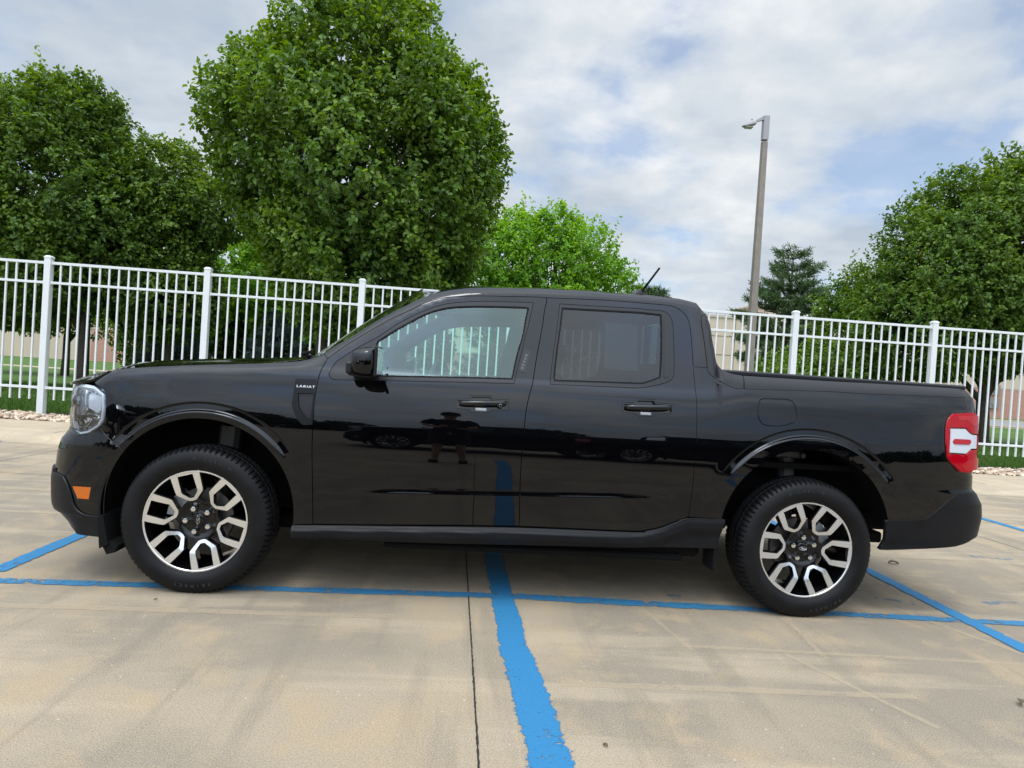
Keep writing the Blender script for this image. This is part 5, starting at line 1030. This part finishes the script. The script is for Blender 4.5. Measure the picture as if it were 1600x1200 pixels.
def flat_part(name, outer, holes, yf, th, step=.012, mt=None, ang=40):
    V2, F2, loops = fill(densify(outer, .008, smooth_ang=25), [densify(h, .008, smooth_ang=25) for h in holes], step)
    r = np.hypot(V2[:, 0], V2[:, 1]); V = np.stack([V2[:, 0], yf(r), V2[:, 1]], 1); n = len(V)
    me = bpy.data.meshes.new(name); fs = [tuple(int(i) for i in f) for f in F2]
    VV = V.tolist(); FF = list(fs)
    for l in loops:
        l = np.asarray(l); m = len(l); rr_ = np.hypot(l[:, 0], l[:, 1]); a = np.stack([l[:, 0], yf(rr_), l[:, 1]], 1); c = a+np.array([0, th, 0]); n0 = len(VV); VV += a.tolist()+c.tolist()
        for i in range(m): FF.append((n0+i, n0+(i+1) % m, n0+m+(i+1) % m, n0+m+i))
    me.from_pydata(VV, [], FF); bm = bmesh.new(); bm.from_mesh(me); bmesh.ops.remove_doubles(bm, verts=bm.verts, dist=1e-5); bmesh.ops.recalc_face_normals(bm, faces=bm.faces); bm.to_mesh(me); bm.free(); autosmooth(me, ang); return me
def rot2(l, a): c, s = math.cos(a), math.sin(a); return [(x*c-y*s, x*s+y*c) for x, y in l]
RR = .2485
def half(l): return l+[(-x, y) for x, y in l[::-1]]
# U-shaped machined spoke, opening outward; +Y of the 2D sketch points to the rim
uo = half([(.064, .2400), (.0645, .150), (.0600, .1375), (.018, .1010), (.0, .0985)][:4]+[(.006, .0985)])
ui = half([(.0365, .2290), (.0385, .1480), (.0350, .1405), (.010, .1140)])
uo = [(x*1.0+(.006*(y-.15)/.09 if x > 0 else -.006*(y-.15)/.09)*(y > .15), y) for x, y in uo]
def wheel(x, side, a_spoke, a_lug, a_cap):
    zc = .3515; w = empty('wheel', (x, -.893*side, zc)); w.parent = TR
    if side < 0: w.rotation_euler = (0, 0, math.pi)
    o = obj('tyre', TY, RUB if not TY.materials else None, w); o.location = (0, -.012, 0)
    rm = obj('rim', RIM, None, w)
    for k in range(6):
        o = obj('spoke', SPK, None, w); o.rotation_euler = (0, rad(-(a_spoke+60*k)*-1), 0)
    o = obj('machined_ring', RING, None, w)
    o = obj('wheel_centre', CEN, None, w); o.rotation_euler = (0, rad(a_spoke), 0)
    for k in range(5):
        a = rad(a_lug+72*k); r = .0585; o = obj('lug_nut', LUG, None, w); o.location = (r*math.sin(a), .030, r*math.cos(a))
    cp = obj('centre_cap', CAPM, None, w); o = obj('cap_emblem', EMB, None, w); o.rotation_euler = (0, rad(a_cap), 0)
    o = obj('brake_disc', DISC, None, w); o = obj('brake_caliper', CALM, None, w); o.rotation_euler = (0, rad(-62 if x < 1 else 62), 0)
    return w
def mm(me, m):
    me.materials.append(m); return me
mm(TY, RUB)
b = B(); b.lathe([(.2500, -.001), (.2490, -.004), (.2440, -.003), (.2425, .003), (.2385, .020), (.232, .040), (.222, .075), (.216, .11), (.216, .185), (.235, .200), (.246, .202)], (0, 0, 0), 96); RIM = mm(autosmooth(b.me('rim'), 40), GLB)
b = B(); b.lathe([(.2480, .002), (.2484, -.0035), (.2476, -.0052), (.2412, -.0052), (.2395, -.0035), (.2390, .006)], (0, 0, 0), 96); RING = mm(autosmooth(b.me('machined_ring'), 40), MACH)
me = flat_part('spoke', uo, [ui], lambda r: face_y(r)-.004, .004); mm(me, MACH); mm(me, GLB)
me2 = flat_part('spoke_body', [(x*1.06, (y-.15)*1.0+.15) for x, y in uo], [[(x*.93, y if y < .2 else y+.006) for x, y in ui]], lambda r: face_y(r)+.0002, .036)
bm = bmesh.new(); bm.from_mesh(me); n0 = len(bm.faces); bm.from_mesh(me2)
bm.faces.ensure_lookup_table()
for i, f in enumerate(bm.faces): f.material_index = 0 if i < n0 else 1
bm.to_mesh(me); bm.free(); SPK = me
# dark centre with arms running under each spoke
star = []
for k in range(6):
    for da, r in ((-30, .094), (-17, .104), (-12, .118), (12, .118), (17, .104)): star.append((r*math.sin(rad(60*k+da)), r*math.cos(rad(60*k+da))))
me = flat_part('wheel_centre', star, [], lambda r: np.interp(r, [0, .035, .045, .075, .085, .13], [.036, .036, .041, .041, .031, .022]), .03, .008); CEN = mm(me, GLB)
b = B(); b.tube([(0, .02, 0), (0, -.006, 0), (0, -.012, 0), (0, -.0135, 0)], [.014, .014, .0125, .006], 6, True); LUG = mm(autosmooth(b.me('lug_nut'), 30), CHR)
b = B(); b.lathe([(.0001, .0275), (.024, .0285), (.030, .031), (.0315, .037)], (0, 0, 0), 32); CAPM = mm(b.me('centre_cap', True), GLB)
b = B()
pts = [(.020*math.cos(a), .0268, .0085*math.sin(a)) for a in np.linspace(0, 2*math.pi, 33)]; b.tube(pts, .0008, 5, False)
b.tube([(-.010, .0266, -.001), (-.009, .0266, .004), (-.004, .0266, .0045)], .0008, 5); b.tube([(-.010, .0266, .001), (-.005, .0266, .001)], .0008, 5)
for xx in (-.003, .002, .007): b.tube([(xx+.0025*math.cos(a), .0266, .0022*math.sin(a)) for a in np.linspace(0, 5.6, 9)], .0007, 5)
EMB = mm(b.me('cap_emblem'), CHR)
b = B(); b.lathe([(.055, .085), (.075, .082), (.080, .090), (.148, .090), (.150, .094), (.150, .112), (.148, .116), (.08, .116)], (0, 0, 0), 64); b.lathe([(.0001, .06), (.05, .06), (.065, .075), (.068, .12), (.06, .2), (.0001, .2)], (0, 0, 0), 32); DISC = mm(autosmooth(b.me('brake_disc'), 40), IRON)
b = B(); V = []
for i in range(9):
    a = rad(-24+48*i/8)
    for (r, y) in ((.108, .070), (.168, .070), (.172, .08), (.172, .125), (.108, .125)): V.append((r*math.sin(a), y, r*math.cos(a)))
F = [(i*5+j, i*5+(j+1) % 5, (i+1)*5+(j+1) % 5, (i+1)*5+j) for i in range(8) for j in range(5)]+[(0,1,2,3,4), tuple(40+j for j in range(4, -1, -1))]
b.add(V, F); CALM = mm(autosmooth(b.me('brake_caliper'), 40), CAL)
wheels = []
for x, side, a1, a2, a3 in ((0, 1, -15.7, -23, 88), (WB, 1, -26, -4, 0), (0, -1, 10, 5, 20), (WB, -1, 33, 12, 50)): wheels.append(wheel(x, side, a1, a2, a3))
# raised maker's lettering on the sidewalls seen
def sidewall_text(w, txt, a0, r=.302, size=.021, step=4.6):
    cu = bpy.data.curves.new('t', 'FONT'); cu.size = size; cu.extrude = .0008; cu.align_x = 'CENTER'; mes = []
    bm = bmesh.new()
    for i, ch in enumerate(txt):
        if ch == ' ': continue
        cu.body = ch; tmp = bpy.data.objects.new('tmp', cu); COL.objects.link(tmp); dg = bpy.context.evaluated_depsgraph_get(); dg.update(); m_ = bpy.data.meshes.new_from_object(tmp.evaluated_get(dg)); bpy.data.objects.remove(tmp)
        a = rad(a0+i*step); M_ = Matrix.Translation((r*math.sin(a), -.0258, r*math.cos(a))) @ Matrix.Rotation(a, 4, 'Y') @ Matrix.Rotation(rad(90), 4, 'X')
        m_.transform(M_); bm.from_mesh(m_)
    me = bpy.data.meshes.new('sidewall_lettering'); bm.to_mesh(me); bm.free(); me.materials.clear(); obj('sidewall_lettering', me, mat('lettering', (.030, .030, .032), .45) if 'lettering' not in MAT else MAT['lettering'], w)
for w, a in ((wheels[0], -2), (wheels[1], -22)): sidewall_text(w, 'MICHELIN', a); sidewall_text(w, 'PRIMACY', a+165, step=5)
# ---- cabin
def rbox(name, x0, x1, y0, y1, z0, z1, m, par=None, c=.03, rot=0., piv=None):
    b = B(); b.box(x0, x1, y0, y1, z0, z1, c); me = b.me(name, True)
    if rot:
        p_ = Vector(piv or ((x0+x1)/2, (y0+y1)/2, z0)); me.transform(Matrix.Translation(p_) @ Matrix.Rotation(rot, 4, 'Y') @ Matrix.Translation(-p_))
    autosmooth(me, 60); return obj(name, me, m, par or TR)
for y in (-.40, .40):
    s = rbox('front_seat', 1.15, 1.62, y-.25, y+.25, .62, .80, SEAT, c=.05); rbox('seat_back', 1.58, 1.72, y-.24, y+.24, .72, 1.20, SEAT, s, .05, rad(13)); rbox('headrest', 1.72, 1.80, y-.12, y+.12, 1.22, 1.37, SEAT, s, .03, rad(8))
s = rbox('rear_seat', 1.95, 2.38, -.65, .65, .66, .82, SEAT, c=.05); rbox('seat_back', 2.33, 2.43, -.65, .65, .75, 1.20, SEAT, s, .04, rad(8))
for y in (-.42, .42): rbox('headrest', 2.40, 2.46, y-.11, y+.11, 1.20, 1.32, SEAT, s, .025)
rbox('dashboard', .55, .98, -.72, .72, .72, 1.10, TRIMIN, c=.06)
b = B(); pts = [(1.03+.07*math.sin(a)*.9, -.38+.185*math.cos(a), 1.03+.185*math.sin(a)*.93) for a in np.linspace(0, 2*math.pi, 37)]; b.tube(pts, .016, 8, False); b.tube([(.85, -.38, .95), (1.03, -.38, 1.03)], .04, 10); b.tube([(1.03, -.55, 1.03), (1.03, -.21, 1.03)], .02, 8); obj('steering_wheel', b.me('steering_wheel', True), TRIMIN, TR)
b = B(); b.box(.6, 2.45, -.80, .80, .42, .46); obj('cabin_floor', b.me('cabin_floor'), MATTE, TR)
b = B(); b.box(.93, .96, -.08, .12, 1.44, 1.50, .008); obj('interior_mirror', b.me('interior_mirror'), MATTE, TR)
# blank paper sheet taped inside the rear door glass
pm_ = mat('paper', (.80, .85, .82), .8); t = pm_.node_tree; b = t.nodes['Principled BSDF']; tr = nd(t, 'ShaderNodeBsdfTranslucent'); tr.inputs[0].default_value = (.8, .9, .86, 1); mx = nd(t, 'ShaderNodeMixShader'); mx.inputs[0].default_value = .55; lk(t, b.outputs[0], mx.inputs[1]); lk(t, tr.outputs[0], mx.inputs[2]); lk(t, mx.outputs[0], t.nodes['Material Output'].inputs[0])
v, n_, f = panel_data(poly=[[1.985, 1.472], [2.158, 1.467], [2.151, 1.221], [1.973, 1.226]], off=-.013, step=.03, lip=.0008); build('window_sheet', [(v, n_, f, 1)], pm_, TR)

# ---------------------------------------------------------------- cars parked behind the viewer, seen mirrored in the doors
def copy_tree(o, parent=None):
    c = o.copy(); COL.objects.link(c)
    if parent is not None: c.parent = parent; c.matrix_parent_inverse = o.matrix_parent_inverse
    for ch in list(o.children): copy_tree(ch, c)
    return c
others = [(-6.8, -8.4, 180, 'black pickup truck parked behind the viewer, leftmost of those mirrored in the door'), (.2, -8.6, 0, 'black pickup truck parked behind the viewer, mirrored in the front door'), (7.0, -8.3, 180, 'black pickup truck parked behind the viewer, mirrored in the rear flank')]
SKIP = ('inner_panel', 'underbody', 'bed_tub')
for x, y, rz, lb in others:
    c = copy_tree(TR); c.location = (x, y, 0); c.rotation_euler = (0, 0, rad(rz)); c['label'] = lb; c['group'] = 'trucks parked behind the viewer'
# the photographer, mirrored in the front door
def person():
    me = bpy.data.meshes.new('body'); J = {}
    def ch(pts): return pts
    V = [(0,0,.98,.135,.10), (0,0,1.14,.13,.095), (0,.0,1.30,.155,.105), (0,.0,1.43,.14,.085), (0,.01,1.52,.055,.055), (0,.03,1.60,.070,.075), (0,.035,1.70,.088,.095), (0,.02,1.77,.07,.075)]
    E = [(i, i+1) for i in range(7)]
    for s in (-1, 1):
        n = len(V); V += [(s*.19,0,1.42,.062,.058), (s*.27,.04,1.18,.045,.045), (s*.12,.26,1.10,.034,.034), (s*.075,.33,1.135,.026,.030)]; E += [(3, n), (n, n+1), (n+1, n+2), (n+2, n+3)]
        for f, (dx, dz) in enumerate(((-.012, .045), (-.016, .022), (-.018, .0), (-.014, -.022), (.0, .05))):
            m = len(V); V += [(s*(.075+dx), .352, 1.145+dz, .010, .010), (s*(.050+dx), .362, 1.150+dz, .0085, .0085), (s*(.030+dx), .364, 1.150+dz*.9, .008, .008)]; E += [(n+3, m), (m, m+1), (m+1, m+2)]
        n = len(V); V += [(s*.10,0,.90,.095,.095), (s*.13,.02,.50,.058,.060), (s*.15,-.01,.10,.036,.038), (s*.155,.05,.045,.040,.03), (s*.165,.17,.035,.042,.026)]; E += [(0, n), (n, n+1), (n+1, n+2), (n+2, n+3), (n+3, n+4)]
    me.from_pydata([v[:3] for v in V], E, []); o = obj('person', me, SKINM)
    sk = o.modifiers.new('skin', 'SKIN'); sk.use_smooth_shade = True
    for i, v in enumerate(V): me.skin_vertices[0].data[i].radius = v[3:]
    me.skin_vertices[0].data[0].use_root = True
    ss = o.modifiers.new('sub', 'SUBSURF'); ss.levels = 1; ss.render_levels = 2
    return o
SKINM = mat('skin', (.45, .27, .19), .5); CLO = mat('dark_cloth', (.012, .012, .015), .85)
pe = person(); pe.location = (1.12, -4.55, 0); pe['label'] = 'person in dark shirt, shorts and cap mirrored in the front door, taking the picture'; pe['category'] = 'person'
def shell(name, rings, m, n=20):
    b = B(); V = []
    for (x, y, z, rx, ry) in rings:
        for k in range(n): a = 2*math.pi*k/n; V.append((x+rx*math.cos(a), y+ry*math.sin(a), z))
    b.add(V, [(i*n+k, i*n+(k+1) % n, (i+1)*n+(k+1) % n, (i+1)*n+k) for i in range(len(rings)-1) for k in range(n)]); return obj(name, b.me(name, True), m, pe)
shell('shirt', [(0,0,.92,.185,.135), (0,0,1.05,.18,.135), (0,0,1.25,.195,.14), (0,0,1.38,.215,.125), (0,0,1.46,.16,.10), (0,0,1.50,.08,.07)], CLO)
for s in (-1, 1):
    b = B(); b.tube([(s*.15,0,1.44), (s*.225,.01,1.36), (s*.262,.03,1.24)], [.085, .080, .068], 14, False); obj('sleeve', b.me('sleeve', True), CLO, pe)
    b = B(); b.tube([(s*.09,0,1.0), (s*.11,0,.85), (s*.13,.015,.56)], [.125, .118, .095], 16, False); obj('shorts_leg', b.me('shorts_leg', True), CLO, pe)
    b = B(); b.box(s*.16-.05, s*.16+.05, -.06, .25, .0, .09, .02); obj('shoe', b.me('shoe', True), CLO, pe)
b = B(); b.lathe([(.108, -.02), (.106, .05), (.09, .09), (.05, .115), (.001, .12)], (0, .03, 1.70), 24, 'z'); b.box(-.08, .08, .10, .22, 1.69, 1.70, .004); obj('cap', b.me('cap', True), CLO, pe)
b = B(); b.box(1.15, 1.31, -4.150, -4.141, 1.11, 1.19, .003); ph = obj('phone', b.me('phone'), mat('phone_black', (.01, .01, .01), .2)); ph['label'] = 'black phone held up sideways by the person taking the picture'; ph['category'] = 'phone'
# unseen dark tree line behind the viewer, added only to be mirrored in the doors
far = attr_mat('reflection_leaf', [(0, (.02, .05, .012)), (1, (.06, .11, .03))], .7)
def reflection_hedge():
    N = 26000; x = rng.uniform(-60, 60, N); h = 3.4+1.3*np.sin(x*.35)+.8*np.sin(x*.9+1); z = rng.random(N)**.7*h; y = -42+rng.normal(0, 1.2, N)
    return leafmesh('reflection_trees', np.stack([x, y, z], 1), rng.normal(0, 1, (N, 3)), rng.normal(0, 1, (N, 3)), np.full(N, .75), np.full(N, .55), rng.random(N))
obj('reflection_trees', reflection_hedge(), far, kind='stuff', label='unseen low line of dark trees, added behind the viewer for the door reflections', category='trees')

# ---------------------------------------------------------------- small things on the ground
dry = mat('dry_leaf', (.10, .075, .035), .8)
def litter(name, x, y, L, a, label, cat, m, z=.004, w=.4):
    r = random.Random(int((x+9)*1000)); b = B(); V = []
    for i in range(7):
        t_ = i/6; ww = L*w*math.sin(math.pi*(.08+.84*t_))*.5
        for s in (-1, 0, 1): V.append((L*(t_-.5), s*ww, z+.004+.10*L*abs(s)+.10*L*math.sin(t_*4)+r.uniform(0, .002)))
    F = [(i*3+j, i*3+j+1, (i+1)*3+j+1, (i+1)*3+j) for i in range(6) for j in (0, 1)]; b.add(V, F); me = b.me(name, True)
    bm = bmesh.new(); bm.from_mesh(me); bmesh.ops.solidify(bm, geom=bm.faces[:], thickness=.003); bm.to_mesh(me); bm.free()
    o = obj(name, me, m); o.location = (x, y, 0); o.rotation_euler = (0, 0, a); o['label'] = label; o['category'] = cat; return o
litter('dry_leaf', 3.50, -1.76, .055, .9, 'curled brown leaf on the concrete at the right picture edge', 'leaf', dry, .006)
litter('dry_leaf', 4.35, .22, .09, .2, 'flat dry leaf on the concrete below the rear bumper', 'leaf', dry, .003, .3)
litter('dry_leaf', 1.78, -2.11, .018, 2.2, 'tiny dark leaf scrap right of the widest blue stripe', 'leaf', dry, .003)
litter('dry_leaf', -.11, -1.02, .022, 1.2, 'tiny dark leaf scrap in front of the front wheel', 'leaf', dry, .003)
